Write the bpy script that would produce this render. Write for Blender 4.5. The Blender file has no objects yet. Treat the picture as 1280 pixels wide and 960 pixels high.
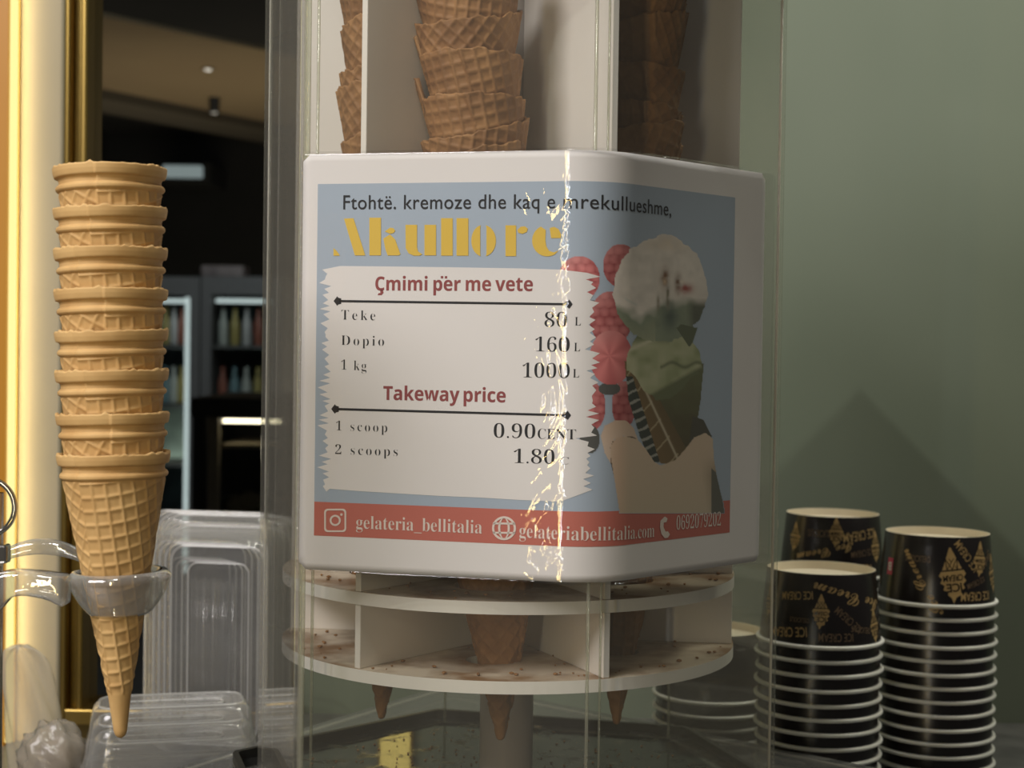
import bpy, bmesh, math, random
import numpy as np
from mathutils import Vector, Matrix

S = bpy.context.scene
COL = S.collection
R = math.radians
rng = random.Random(7)
NR = np.random.RandomState(5)

# ------------------------------------------------------------------ camera
CZ = 1.45                                   # eye height above the floor
PITCH, ROLL, FPX = R(1.223), R(0.80), 2000.0
Fv = Vector((0, math.cos(PITCH), -math.sin(PITCH)))
Uv = Vector((0, math.sin(PITCH), math.cos(PITCH)))
Rv = Vector((1, 0, 0))
CR = math.cos(ROLL) * Rv + math.sin(ROLL) * Uv
CU = -math.sin(ROLL) * Rv + math.cos(ROLL) * Uv
CAM = Vector((0, 0, CZ))
cd = bpy.data.cameras.new('camera')
cam = bpy.data.objects.new('camera', cd)
COL.objects.link(cam)
M = Matrix((CR, CU, -Fv)).transposed().to_4x4()
M.translation = CAM
cam.matrix_world = M
cd.sensor_width = 36.0
cd.lens = FPX / 1280.0 * 36.0
cd.clip_start, cd.clip_end = 0.02, 60
cd.dof.use_dof = True
cd.dof.focus_distance = 0.80
cd.dof.aperture_fstop = 15.0
S.camera = cam

# ------------------------------------------------------------------ world, lamps, exposure
S.view_settings.view_transform = 'Standard'
S.view_settings.look = 'None'
S.view_settings.exposure = 0.0
S.view_settings.gamma = 1.0
S.view_settings.use_curve_mapping = False
S.cycles.transparent_max_bounces = 48
S.cycles.max_bounces = 14
S.cycles.glossy_bounces = 6
S.cycles.transmission_bounces = 12
S.cycles.sample_clamp_indirect = 4.0
S.cycles.caustics_reflective = False
S.cycles.caustics_refractive = False
S.cycles.use_denoising = True

W = bpy.data.worlds.new('room_ambience')
S.world = W
W.use_nodes = True
W.node_tree.nodes['Background'].inputs[0].default_value = (1.0, 0.94, 0.86, 1)
W.node_tree.nodes['Background'].inputs[1].default_value = 0.07


def aim(o, target):
    d = Vector(target) - o.location
    o.rotation_euler = d.to_track_quat('-Z', 'Y').to_euler()


def area(name, loc, target, sx, sy, power, color):
    l = bpy.data.lights.new(name, 'AREA')
    l.shape = 'RECTANGLE'
    l.size, l.size_y = sx, sy
    l.energy, l.color = power, color
    o = bpy.data.objects.new(name, l)
    COL.objects.link(o)
    o.location = loc
    aim(o, target)
    return o


def spot(name, loc, target, power, color, size, angle, blend=0.5):
    l = bpy.data.lights.new(name, 'SPOT')
    l.energy, l.color, l.shadow_soft_size = power, color, size
    l.spot_size, l.spot_blend = R(angle), blend
    o = bpy.data.objects.new(name, l)
    COL.objects.link(o)
    o.location = loc
    aim(o, target)
    return o


# soft ceiling panel behind and to the left of the viewer
area('ceiling_panel_light', (-1.25, -0.35, CZ + 1.1), (-0.05, 0.85, CZ - 0.05), 0.9, 0.6, 29, (1.0, 0.95, 0.955))
area('ceiling_light_over_cups', (0.28, 1.10, CZ + 1.30), (0.27, 1.11, CZ - 0.2), 0.25, 0.2, 6.5, (1.0, 0.96, 0.86))
area('added_light_over_cones', (-0.26, 0.12, CZ + 1.15), (-0.18, 0.71, CZ), 0.2, 0.2, 3.6, (1.0, 0.95, 0.91))  # added lamp: brightens the cone lips and deepens shade in the grooves
# downlight that rakes the green wall
VP = Vector((0.307, 1.42, CZ - 0.044))
SPOT = VP + 2.2 * Vector((-0.5, -1.0, 1.118))
spot('ceiling_downlight', SPOT, VP + Vector((0.35, 0, 0.0)), 54, (0.96, 1.0, 0.90), 0.02, 80, 0.6)
# two narrow tubes in the shop behind the viewer, seen as streaks in the plastic sleeve
area('side_fill_light', (1.25, 1.22, CZ + 1.25), (0.1, 0.85, CZ), 0.5, 0.3, 9.5, (1.0, 0.97, 0.80))  # added fill from the right, lifts the shaded sign face
area('tube_light_gold', (-0.246, 0.09, CZ), (0.03, 0.79, CZ), 0.014, 0.50, 0.75, (1.0, 0.72, 0.26))
area('tube_light_white', (-0.271, -0.06, CZ + .03), (0.03, 0.79, CZ), 0.012, 0.46, 0.65, (0.85, 0.92, 1.0))



# ------------------------------------------------------------------ pixel rays to points
def ray(px, py):
    a, b = px - 640.0, py - 480.0
    return Fv * FPX + CR * a - CU * b


def atY(px, py, Y):
    d = ray(px, py)
    return CAM + d * (Y / d.y)


def atZ(px, py, zrel):
    d = ray(px, py)
    return CAM + d * (zrel / d.z)


# ------------------------------------------------------------------ object helpers
def setp(o, label=None, cat=None, group=None, kind=None):
    if label: o['label'] = label
    if cat: o['category'] = cat
    if group: o['group'] = group
    if kind: o['kind'] = kind
    return o


def empty(name, loc, rot=(0, 0, 0), **k):
    o = bpy.data.objects.new(name, None)
    o.empty_display_size = 0.02
    COL.objects.link(o)
    o.location = loc
    o.rotation_euler = rot
    return setp(o, **k)


def mk(name, verts, faces, mat, parent=None, smooth=False, local=False, **k):
    """one mesh object; verts are in world space unless local (then in the parent's space)"""
    me = bpy.data.meshes.new(name)
    v = [tuple(x) for x in verts]
    if parent is not None and not local:
        # parents used this way are unrotated: subtract the chain of locations
        off = Vector((0, 0, 0)); p = parent
        while p is not None:
            off = off + p.location; p = p.parent
        v = [(a - off.x, b - off.y, c - off.z) for a, b, c in v]
    me.from_pydata(v, [], [tuple(f) for f in faces])
    me.update()
    if smooth:
        me.polygons.foreach_set('use_smooth', [True] * len(me.polygons))
    me.materials.append(mat)
    o = bpy.data.objects.new(name, me)
    COL.objects.link(o)
    if parent is not None: o.parent = parent
    return setp(o, **k)


class G:
    """collects geometry"""
    def __init__(s): s.v, s.f = [], []
    def add(s, v, f):
        n = len(s.v); s.v += [tuple(x) for x in v]; s.f += [tuple(i + n for i in q) for q in f]; return s
    def box(s, a, b, bev=0.0, mat=None):
        bm = bmesh.new()
        bmesh.ops.create_cube(bm, size=1.0)
        for q in bm.verts:
            q.co = Vector(((a[0] + b[0]) / 2 + q.co.x * (b[0] - a[0]), (a[1] + b[1]) / 2 + q.co.y * (b[1] - a[1]), (a[2] + b[2]) / 2 + q.co.z * (b[2] - a[2])))
        if bev > 0:
            bmesh.ops.bevel(bm, geom=bm.edges[:], offset=bev, segments=2, affect='EDGES', profile=0.5)
        if mat is not None: bmesh.ops.transform(bm, matrix=mat, verts=bm.verts)
        bm.verts.index_update()
        s.add([q.co for q in bm.verts], [[x.index for x in f.verts] for f in bm.faces]); bm.free(); return s
    def prism(s, poly, z0, z1, bev=0.0):
        bm = bmesh.new()
        vs = [bm.verts.new((p[0], p[1], z0)) for p in poly]
        f = bm.faces.new(vs)
        r = bmesh.ops.extrude_face_region(bm, geom=[f])
        for e in r['geom']:
            if isinstance(e, bmesh.types.BMVert): e.co.z = z1
        bmesh.ops.recalc_face_normals(bm, faces=bm.faces)
        if bev > 0: bmesh.ops.bevel(bm, geom=bm.edges[:], offset=bev, segments=2, affect='EDGES', profile=0.5)
        bm.verts.index_update()
        s.add([q.co for q in bm.verts], [[x.index for x in q.verts] for q in bm.faces]); bm.free(); return s
    def lathe(s, prof, n=48, closed=False, c=(0, 0, 0), mat=None):
        v, f = [], []
        m = len(prof)
        for r, z in prof:
            for k in range(n):
                a = 2 * math.pi * k / n
                p = Vector((c[0] + r * math.cos(a), c[1] + r * math.sin(a), c[2] + z))
                v.append(mat @ p if mat is not None else p)
        for i in range(m if closed else m - 1):
            j = (i + 1) % m
            for k in range(n):
                l = (k + 1) % n
                f.append((i * n + k, i * n + l, j * n + l, j * n + k))
        if not closed:
            if prof[0][0] < 1e-3: f.append(tuple(range(n - 1, -1, -1)))
            if prof[-1][0] < 1e-3: f.append(tuple((m - 1) * n + k for k in range(n)))
        return s.add(v, f)
    def tube(s, pts, r, n=10, closed=False):
        pts = [Vector(p) for p in pts]
        rr = r if isinstance(r, (list, tuple)) else [r] * len(pts)
        v, f = [], []
        m = len(pts)
        up = Vector((0.13, 0.37, 0.92)).normalized()
        for i, p in enumerate(pts):
            t = (pts[(i + 1) % m] - pts[i - 1]) if closed else (pts[min(i + 1, m - 1)] - pts[max(i - 1, 0)])
            t.normalize()
            a = t.cross(up).normalized(); b = t.cross(a)
            for k in range(n):
                w = 2 * math.pi * k / n
                v.append(p + rr[i] * (math.cos(w) * a + math.sin(w) * b))
        for i in range(m if closed else m - 1):
            j = (i + 1) % m
            for k in range(n):
                l = (k + 1) % n
                f.append((i * n + k, i * n + l, j * n + l, j * n + k))
        if not closed:
            f.append(tuple(range(n - 1, -1, -1))); f.append(tuple((m - 1) * n + k for k in range(n)))
        return s.add(v, f)
    def mk(s, name, mat, parent=None, **k): return mk(name, s.v, s.f, mat, parent, **k)


def dup(root, loc, rot, **k):
    r = root.copy(); COL.objects.link(r); r.location = loc; r.rotation_euler = rot
    for key in ('label', 'group'):
        if key in k: r[key] = k[key]
    for ch in list(root.children):
        c = ch.copy(); COL.objects.link(c); c.parent = r
        for g in ch.children:
            d = g.copy(); COL.objects.link(d); d.parent = c
    return r


# ------------------------------------------------------------------ materials
def nodes(name):
    m = bpy.data.materials.new(name); m.use_nodes = True
    nt = m.node_tree
    return m, nt, nt.nodes['Principled BSDF'], nt.nodes['Material Output']


def noise_col(nt, c1, c2, scale, detail=3, coords='Object', stretch=(1, 1, 1), lo=0.35, hi=0.65):
    tc = nt.nodes.new('ShaderNodeTexCoord'); mp = nt.nodes.new('ShaderNodeMapping')
    mp.inputs['Scale'].default_value = stretch
    nt.links.new(tc.outputs[coords], mp.inputs[0])
    nz = nt.nodes.new('ShaderNodeTexNoise'); nz.inputs['Scale'].default_value = scale; nz.inputs['Detail'].default_value = detail
    nt.links.new(mp.outputs[0], nz.inputs['Vector'])
    rp = nt.nodes.new('ShaderNodeValToRGB')
    rp.color_ramp.elements[0].position, rp.color_ramp.elements[1].position = lo, hi
    rp.color_ramp.elements[0].color = (*c1, 1); rp.color_ramp.elements[1].color = (*c2, 1)
    nt.links.new(nz.outputs['Fac'], rp.inputs[0])
    return rp.outputs[0], nz.outputs['Fac']


def solid(name, c1, c2=None, scale=30, rough=0.5, metal=0.0, bump=0.0, coat=0.0, spec=0.5, stretch=(1, 1, 1), bdist=0.001, lo=.35, hi=.65):
    m, nt, b, out = nodes(name)
    c2 = c2 or tuple(min(1, x * 1.08) for x in c1)
    col, fac = noise_col(nt, c1, c2, scale, stretch=stretch, lo=lo, hi=hi)
    nt.links.new(col, b.inputs['Base Color'])
    b.inputs['Roughness'].default_value = rough; b.inputs['Metallic'].default_value = metal
    b.inputs['Coat Weight'].default_value = coat; b.inputs['Specular IOR Level'].default_value = spec
    if bump > 0:
        bp = nt.nodes.new('ShaderNodeBump'); bp.inputs['Strength'].default_value = bump; bp.inputs['Distance'].default_value = bdist
        nt.links.new(fac, bp.inputs['Height']); nt.links.new(bp.outputs[0], b.inputs['Normal'])
    return m


def glow(name, c, s):
    m, nt, b, out = nodes(name)
    e = nt.nodes.new('ShaderNodeEmission'); e.inputs[0].default_value = (*c, 1); e.inputs[1].default_value = s
    nt.links.new(e.outputs[0], out.inputs[0]); return m


def schlick(nt, ior):
    """reflectance of a thin sheet, the same from both sides"""
    lw = nt.nodes.new('ShaderNodeLayerWeight'); lw.inputs[0].default_value = .5
    f0 = ((ior - 1) / (ior + 1)) ** 2
    pw = nt.nodes.new('ShaderNodeMath'); pw.operation = 'POWER'; pw.inputs[1].default_value = 5.0
    nt.links.new(lw.outputs['Facing'], pw.inputs[0])
    ma = nt.nodes.new('ShaderNodeMath'); ma.operation = 'MULTIPLY_ADD'; ma.inputs[1].default_value = 1 - f0; ma.inputs[2].default_value = f0
    nt.links.new(pw.outputs[0], ma.inputs[0])
    return ma


def clear(name, tint=(.97, .98, .96), rough=0.03, haze=0.0, hazecol=(.8, .8, .78), ior=1.45, bump=0.0, bscale=30, boost=1.0, stretch=(1, 1, 1), base=0.0, path=False):
    """thin clear sheet: transparent body, Fresnel reflection, a little pale haze mixed in"""
    m, nt, b, out = nodes(name)
    nt.nodes.remove(b)
    tr = nt.nodes.new('ShaderNodeBsdfTransparent'); tr.inputs[0].default_value = (*tint, 1)
    gl = nt.nodes.new('ShaderNodeBsdfGlossy'); gl.inputs['Roughness'].default_value = rough
    fr = schlick(nt, ior)
    mx = nt.nodes.new('ShaderNodeMixShader')
    mu = nt.nodes.new('ShaderNodeMath'); mu.operation = 'MULTIPLY_ADD'; mu.use_clamp = True
    mu.inputs[1].default_value = boost; mu.inputs[2].default_value = base
    nt.links.new(fr.outputs[0], mu.inputs[0]); nt.links.new(mu.outputs[0], mx.inputs[0])
    last = tr.outputs[0]
    if haze > 0:
        df = nt.nodes.new('ShaderNodeBsdfDiffuse'); df.inputs[0].default_value = (*hazecol, 1)
        mh = nt.nodes.new('ShaderNodeMixShader'); mh.inputs[0].default_value = haze
        if path:      # more pale haze edge-on, mixed in to lighten the acrylic side face
            lw = nt.nodes.new('ShaderNodeLayerWeight'); lw.inputs[0].default_value = .5
            iv = nt.nodes.new('ShaderNodeMath'); iv.operation = 'SUBTRACT'; iv.inputs[0].default_value = 1.02
            dv = nt.nodes.new('ShaderNodeMath'); dv.operation = 'DIVIDE'; dv.inputs[0].default_value = haze; dv.use_clamp = True
            nt.links.new(lw.outputs['Facing'], iv.inputs[1]); nt.links.new(iv.outputs[0], dv.inputs[1]); nt.links.new(dv.outputs[0], mh.inputs[0])
        nt.links.new(tr.outputs[0], mh.inputs[1]); nt.links.new(df.outputs[0], mh.inputs[2]); last = mh.outputs[0]
    nt.links.new(last, mx.inputs[1]); nt.links.new(gl.outputs[0], mx.inputs[2])
    if bump > 0:
        _, fac = noise_col(nt, (0, 0, 0), (1, 1, 1), bscale, detail=4, stretch=stretch)
        bp = nt.nodes.new('ShaderNodeBump'); bp.inputs['Strength'].default_value = bump; bp.inputs['Distance'].default_value = 0.002
        nt.links.new(fac, bp.inputs['Height']); nt.links.new(bp.outputs[0], gl.inputs['Normal'])
    nt.links.new(mx.outputs[0], out.inputs[0])
    return m


MAT = {}
MAT['green'] = solid('green_wall_paint', (.212, .247, .182), (.236, .267, .20), scale=3, rough=.55, spec=.25)
MAT['cream'] = solid('cream_panel', (.33, .285, .19), (.36, .31, .215), scale=6, rough=.6)
MAT['brass'] = solid('brass_trim', (.34, .23, .06), (.42, .29, .09), scale=14, rough=.34, metal=1.0, stretch=(1, 1, .1))
MAT['bronze'] = solid('dark_bronze', (.16, .11, .035), (.20, .14, .05), scale=14, rough=.35, metal=1.0, stretch=(1, 1, .1))
MAT['amber'] = solid('amber_wood', (.50, .20, .012), (.56, .25, .02), scale=20, rough=.4, stretch=(1, 1, .1))
MAT['led'] = glow('led_strip_glow', (1.0, .86, .34), 1.15)
MAT['ledgold'] = glow('led_gold_glow', (1.0, .76, .22), 1.6)
MAT['dark'] = solid('black_lacquer', (.012, .011, .010), (.016, .015, .013), rough=.5)
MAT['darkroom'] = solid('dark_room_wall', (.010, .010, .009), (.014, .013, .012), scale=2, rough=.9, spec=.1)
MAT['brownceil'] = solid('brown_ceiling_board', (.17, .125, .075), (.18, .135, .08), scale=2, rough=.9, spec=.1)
MAT['counter'] = solid('grey_stone_counter', (.07, .07, .068), (.11, .11, .105), scale=40, rough=.35)
MAT['floor'] = solid('dark_floor', (.05, .045, .04), (.06, .055, .05), rough=.5)
MAT['sugar'] = solid('sugar_cone_biscuit', (.54, .325, .125), (.64, .415, .175), scale=60, rough=.65, bump=.25, bdist=.0006, spec=.3)
MAT['waffle'] = solid('waffle_cone_biscuit', (.22, .10, .036), (.37, .19, .075), scale=45, rough=.6, bump=.3, bdist=.0006, spec=.3)
MAT['white'] = solid('white_acrylic', (.76, .71, .66), (.79, .74, .69), scale=5, rough=.35)
MAT['paper'] = solid('white_paper', (.80, .77, .74), (.82, .79, .76), scale=12, rough=.7)
MAT['ink_blue'] = solid('blue_print', (.395, .470, .555), (.415, .49, .575), scale=8, rough=.7)
MAT['ink_red'] = solid('red_print', (.54, .155, .115), (.57, .17, .125), scale=8, rough=.7)
MAT['ink_white'] = solid('brush_white_print', (.80, .77, .74), (.83, .80, .77), scale=8, rough=.7)
MAT['ink_yellow'] = solid('yellow_print', (.74, .50, .07), (.78, .54, .09), scale=8, rough=.7)
MAT['ink_black'] = solid('black_print', (.015, .015, .017), rough=.7)
MAT['ink_maroon'] = solid('maroon_print', (.28, .065, .065), (.31, .075, .07), rough=.7)
MAT['ink_cream'] = solid('cream_print', (.78, .68, .60), rough=.7)
MAT['cupblack'] = solid('black_cup_paper', (.010, .008, .008), (.013, .010, .010), rough=.25, spec=.5)
MAT['cupwhite'] = solid('white_cup_lip', (.80, .80, .74), rough=.4)
MAT['cupcream'] = solid('cream_cup_inside', (.76, .68, .53), (.80, .72, .57), rough=.5)
MAT['gold'] = solid('gold_print', (.50, .33, .13), (.56, .38, .16), scale=80, rough=.45)
MAT['dimgold'] = solid('dull_gold_print', (.17, .11, .06), (.20, .13, .075), scale=80, rough=.5)
MAT['pink'] = solid('pink_sticker', (.62, .05, .12), rough=.4)
MAT['chrome'] = solid('chrome', (.62, .60, .57), (.66, .64, .60), rough=.12, metal=1.0)
MAT['grey'] = solid('grey_fridge_frame', (.16, .15, .14), rough=.5)
MAT['teal'] = solid('fridge_interior', (.14, .22, .23), (.08, .13, .14), scale=9, rough=.6)
MAT['acrylic'] = clear('clear_acrylic', (.985, .99, .975), .015, haze=.021, hazecol=(.85,.80,.68), ior=1.47, path=True)
MAT['acrylic_edge'] = clear('polished_acrylic_edge', (.90, .92, .85), .08, haze=.22, hazecol=(.85, .82, .70), ior=1.6, boost=1.4)
MAT['edge_line'] = solid('painted_edge_gleam', (.82, .78, .66), rough=.25)  # pale colour stands in for light gleaming in the clear edges
MAT['plastic'] = clear('clear_container_plastic', (.93, .93, .92), .12, haze=.065, hazecol=(.82, .80, .78), ior=1.5, bump=.25, bscale=70, boost=1.5, path=True)
MAT['plastic_edge'] = clear('container_edge_plastic', (.93, .93, .92), .10, haze=.34, hazecol=(.85, .84, .82), ior=1.5, base=.08)
MAT['topglass'] = clear('smoked_counter_glass', (.62, .62, .60), .05, haze=.25, hazecol=(.30, .30, .29), ior=1.5)
MAT['pane'] = clear('window_glass', (.95, .96, .95), .02, ior=1.15)
MAT['bag'] = clear('milky_bag_plastic', (.75, .70, .60), .25, haze=.34, hazecol=(.85, .78, .62), bump=.5, bscale=25, ior=1.4)

MAT['moulded'] = clear('clear_moulded_plastic', (.93, .93, .91), .07, haze=.10, hazecol=(.95, .94, .91), ior=1.6, bump=.5, bscale=55, boost=1.6, base=.10, path=True)

# disc with brown crumb stains
m, nt, b, out = nodes('stained_white_acrylic')
c1, f1 = noise_col(nt, (.27, .14, .06), (.70, .59, .47), 34, detail=9, lo=.36, hi=.58)
ge = nt.nodes.new('ShaderNodeNewGeometry'); sx_ = nt.nodes.new('ShaderNodeSeparateXYZ'); nt.links.new(ge.outputs['Normal'], sx_.inputs[0])
gt = nt.nodes.new('ShaderNodeMath'); gt.operation = 'GREATER_THAN'; gt.inputs[1].default_value = .7; nt.links.new(sx_.outputs[2], gt.inputs[0])
mc_ = nt.nodes.new('ShaderNodeMix'); mc_.data_type = 'RGBA'; mc_.inputs[6].default_value = (.78, .74, .69, 1)
nt.links.new(gt.outputs[0], mc_.inputs[0]); nt.links.new(c1, mc_.inputs[7])
nt.links.new(mc_.outputs[2], b.inputs['Base Color']); b.inputs['Roughness'].default_value = .45
MAT['stained'] = m
# black glossy tray with crumbs and dust
m, nt, b, out = nodes('dusty_black_tray')
c1, f1 = noise_col(nt, (.018, .018, .017), (.16, .12, .08), 75, detail=5, lo=.60, hi=.74)
nt.links.new(c1, b.inputs['Base Color'])
r1, f2 = noise_col(nt, (.06, .06, .06), (.5, .5, .5), 60, detail=5, lo=.52, hi=.70)
nt.links.new(r1, b.inputs['Roughness'])
MAT['tray'] = m

# plastic sleeve over the sign: wrinkled, strongest at the bend
m, nt, b, out = nodes('wrinkled_clear_sleeve')
nt.nodes.remove(b)
uvn = nt.nodes.new('ShaderNodeUVMap'); uvn.uv_map = 'paper'
def tex(scale, detail, stretch, dist=0.0):
    mp = nt.nodes.new('ShaderNodeMapping'); mp.inputs['Scale'].default_value = stretch
    nt.links.new(uvn.outputs[0], mp.inputs[0])
    n = nt.nodes.new('ShaderNodeTexNoise'); n.inputs['Scale'].default_value = scale; n.inputs['Detail'].default_value = detail
    n.inputs['Distortion'].default_value = dist
    nt.links.new(mp.outputs[0], n.inputs['Vector']); return n.outputs['Fac']
def ridge(x):
    a = nt.nodes.new('ShaderNodeMath'); a.operation = 'SUBTRACT'; a.inputs[1].default_value = .5; nt.links.new(x, a.inputs[0])
    b2 = nt.nodes.new('ShaderNodeMath'); b2.operation = 'ABSOLUTE'; nt.links.new(a.outputs[0], b2.inputs[0])
    c = nt.nodes.new('ShaderNodeMath'); c.operation = 'MULTIPLY_ADD'; c.inputs[1].default_value = -9.0; c.inputs[2].default_value = 1.0; c.use_clamp = True
    nt.links.new(b2.outputs[0], c.inputs[0]); return c.outputs[0]
def addm(a, b2, k):
    n = nt.nodes.new('ShaderNodeMath'); n.operation = 'MULTIPLY_ADD'; n.inputs[1].default_value = k
    nt.links.new(b2, n.inputs[0]); nt.links.new(a, n.inputs[2]); return n.outputs[0]
h0 = tex(14, 2, (1, 1, 1))
hm = nt.nodes.new('ShaderNodeMath'); hm.operation = 'MULTIPLY'; hm.inputs[1].default_value = .35; nt.links.new(h0, hm.inputs[0]); h = hm.outputs[0]
h = addm(h, ridge(tex(22, 3, (1.0, .7, 1), 1.5)), .13)
h = addm(h, tex(90, 2, (1, .6, 1)), .16)
bp = nt.nodes.new('ShaderNodeBump'); bp.inputs['Distance'].default_value = .0016
nt.links.new(h, bp.inputs['Height'])
su = nt.nodes.new('ShaderNodeSeparateXYZ'); nt.links.new(uvn.outputs[0], su.inputs[0])
ad = nt.nodes.new('ShaderNodeMath'); ad.operation = 'ADD'; ad.inputs[1].default_value = .001; nt.links.new(su.outputs[0], ad.inputs[0])
ab = nt.nodes.new('ShaderNodeMath'); ab.operation = 'ABSOLUTE'; nt.links.new(ad.outputs[0], ab.inputs[0])
mr = nt.nodes.new('ShaderNodeMapRange'); mr.inputs[1].default_value = .004; mr.inputs[2].default_value = .03; mr.inputs[3].default_value = 1.0; mr.inputs[4].default_value = .40
nt.links.new(ab.outputs[0], mr.inputs[0]); nt.links.new(mr.outputs[0], bp.inputs['Strength'])
tr = nt.nodes.new('ShaderNodeBsdfTransparent'); tr.inputs[0].default_value = (.98, .98, .98, 1)
gl = nt.nodes.new('ShaderNodeBsdfGlossy'); gl.inputs['Roughness'].default_value = .035
fr = schlick(nt, 1.5)
mx = nt.nodes.new('ShaderNodeMixShader')
nt.links.new(bp.outputs[0], gl.inputs['Normal'])
nt.links.new(fr.outputs[0], mx.inputs[0]); nt.links.new(tr.outputs[0], mx.inputs[1]); nt.links.new(gl.outputs[0], mx.inputs[2])
nt.links.new(mx.outputs[0], out.inputs[0])
MAT['sleeve'] = m

# printed picture: colour comes from the print itself
m, nt, b, out = nodes('printed_photo')
at = nt.nodes.new('ShaderNodeVertexColor'); at.layer_name = 'print'
nt.links.new(at.outputs[0], b.inputs['Base Color']); b.inputs['Roughness'].default_value = .7
MAT['photo'] = m

# ------------------------------------------------------------------ setting
YW = 1.42                                     # green wall plane
XWL = -0.186                                  # its left end, behind the dispenser
ZC = CZ - 0.326                               # back counter
def zr(z): return CZ + z

G().box((-3.2, -2.2, -0.05), (1.6, 12.4, 0.0)).mk('floor', MAT['floor'], kind='structure')
G().box((XWL, YW, 0.0), (1.6, YW + .10, 2.9)).mk('wall_back', MAT['green'], kind='structure')
G().box((-.90, .55, 0.0), (1.3, YW, ZC - .03), .004).mk('counter_body', MAT['dark'], kind='structure')
ct = empty('back_counter', (0.2, .98, ZC - .03), label='dark grey stone counter running under the cups and containers', cat='counter')
G().box((-.90, .50, ZC - .03), (1.3, YW, ZC), .003).mk('worktop', MAT['counter'], ct)

# pilaster on the left with its light strip and brass frame
XL0, XL1 = atY(11, 440, 1.30).x, atY(76, 440, 1.30).x
G().box((XL0, 1.30, ZC), (XL1, 1.40, 2.9), .002).mk('wall_left', MAT['cream'], kind='structure')
XA = atY(7.5, 440, 1.286).x; XE = atY(17, 440, 1.288).x
G().box((-3.1, 1.315, 0.0), (XA - .0305, 1.40, 2.9)).mk('wall_outer', MAT['green'], kind='structure')
G().box((XA - .03, 1.286, ZC), (XA, 1.40, 2.9)).mk('trim_1', MAT['amber'], kind='structure')
ls = empty('led_strip', ((XL0 + .001), 1.29, ZC), label='glowing warm yellow light strip beside the cream pilaster', cat='light strip')
G().box((XA + .0005, 1.288, ZC + .002), (XE, 1.2955, 2.9), .001).mk('diffuser', MAT['led'], ls)
lo_ = area('led_strip_lamp', (XE + .001, 1.293, ZC + .75), (XL0 + .035, 1.30, ZC + .75), .004, 1.5, .30, (1.0, .78, .40))
lo_.rotation_euler = Matrix((Vector((0.45, -.9, 0)).normalized(), Vector((0, 0, 1)), Vector((-.9, -.45, 0)).normalized())).transposed().to_euler()
G().box((XA + .0003, 1.2955, ZC), (XE + .0005, 1.2999, 2.9)).mk('channel', MAT['brass'], ls)

# window opening with brass frame, room beyond
XF0, XF1 = atY(77, 440, 1.31).x, atY(106, 440, 1.31).x
ZS = atY(90, 905, 1.31).z
win = empty('window_1', (XF0, 1.31, ZS), kind='structure')
fr_ = G()
fr_.box((XF0, 1.305, ZS), (XF0 + .0065, 1.36, 2.9), .0015)
fr_.box((XF0 + .0065, 1.318, ZS), (XF1 - .005, 1.36, 2.9), .001)
fr_.box((XF1 - .005, 1.309, ZS), (XF1, 1.36, 2.9), .0015)
fr_.box((XF0, 1.306, ZS), (XWL, 1.36, ZS + .013), .0015)
fr_.mk('window_frame', MAT['brass'], win)
G().box((XF1, 1.334, ZS + .013), (XWL + .004, 1.338, 2.9)).mk('window_pane', MAT['pane'], win)
G().box((XF0, 1.316, ZC), (XWL, 1.42, ZS)).mk('wall_front', MAT['bronze'], kind='structure')

# room beyond the window
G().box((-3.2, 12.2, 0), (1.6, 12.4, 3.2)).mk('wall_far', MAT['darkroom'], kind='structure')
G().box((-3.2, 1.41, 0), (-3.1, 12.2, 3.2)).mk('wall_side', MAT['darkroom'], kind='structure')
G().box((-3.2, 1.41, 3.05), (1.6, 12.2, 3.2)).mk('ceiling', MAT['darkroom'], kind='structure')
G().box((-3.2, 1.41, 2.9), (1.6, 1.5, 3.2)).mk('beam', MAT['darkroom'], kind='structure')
q = [atZ(60, 6, 1.58), atZ(420, 82, 1.58), atZ(420, 176, 1.58), atZ(60, 105, 1.58)]
G().prism([(p.x, p.y) for p in q], CZ + 1.58, 3.05).mk('trim_2', MAT['brownceil'], kind='structure')
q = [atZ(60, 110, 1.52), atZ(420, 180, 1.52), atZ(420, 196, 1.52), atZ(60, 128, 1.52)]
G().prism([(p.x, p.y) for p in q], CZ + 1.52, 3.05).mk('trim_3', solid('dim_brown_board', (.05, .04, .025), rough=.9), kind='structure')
area('far_room_fill', (-1.0, 5.6, CZ + 1.45), (-1.3, 8.0, CZ - .1), .8, .8, 26, (.82, .93, 1.0))  # added fill that brightens the fridges
l = area('ceiling_up_fill', (-1.6, 9.4, CZ - .6), (-1.6, 9.4, 3), 2.4, 2.4, 46, (1.0, .88, .68))  # added fill from below, lights the brown ceiling band

# ------------------------------------------------------------------ far fittings
def lamp_glow(c, s, name): return glow(name, c, s)
gw = glow('white_lamp_glow', (1.0, .95, .85), 2.6); gb = glow('cool_lamp_glow', (.80, .93, .95), .75); gb2 = glow('cool_shelf_glow', (.55, .75, .82), .42)
p = atZ(260, 87, 1.575)
dl = empty('downlight', p, label='small round lit downlight in the brown ceiling of the far room', cat='ceiling light')
G().lathe([(.0, 0), (.026, 0), (.026, .004), (0.0, .004)], 20, c=(p.x, p.y, p.z)).mk('lens', gw, dl, smooth=False)
G().lathe([(.026, -.004), (.040, -.004), (.040, .006), (.026, .006)], 20, closed=True, c=(p.x, p.y, p.z)).mk('bezel', MAT['brownceil'], dl)
p = atZ(268, 122, 1.58) - Vector((0, 0, .0501))
sp = empty('spotlight', p, label='black cylinder spotlight hanging under the far brown ceiling', cat='spotlight')
G().lathe([(0, -.045), (.032, -.045), (.036, .05), (0, .05)], 20, c=(p.x, p.y, p.z)).mk('housing', MAT['dark'], sp)
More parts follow.
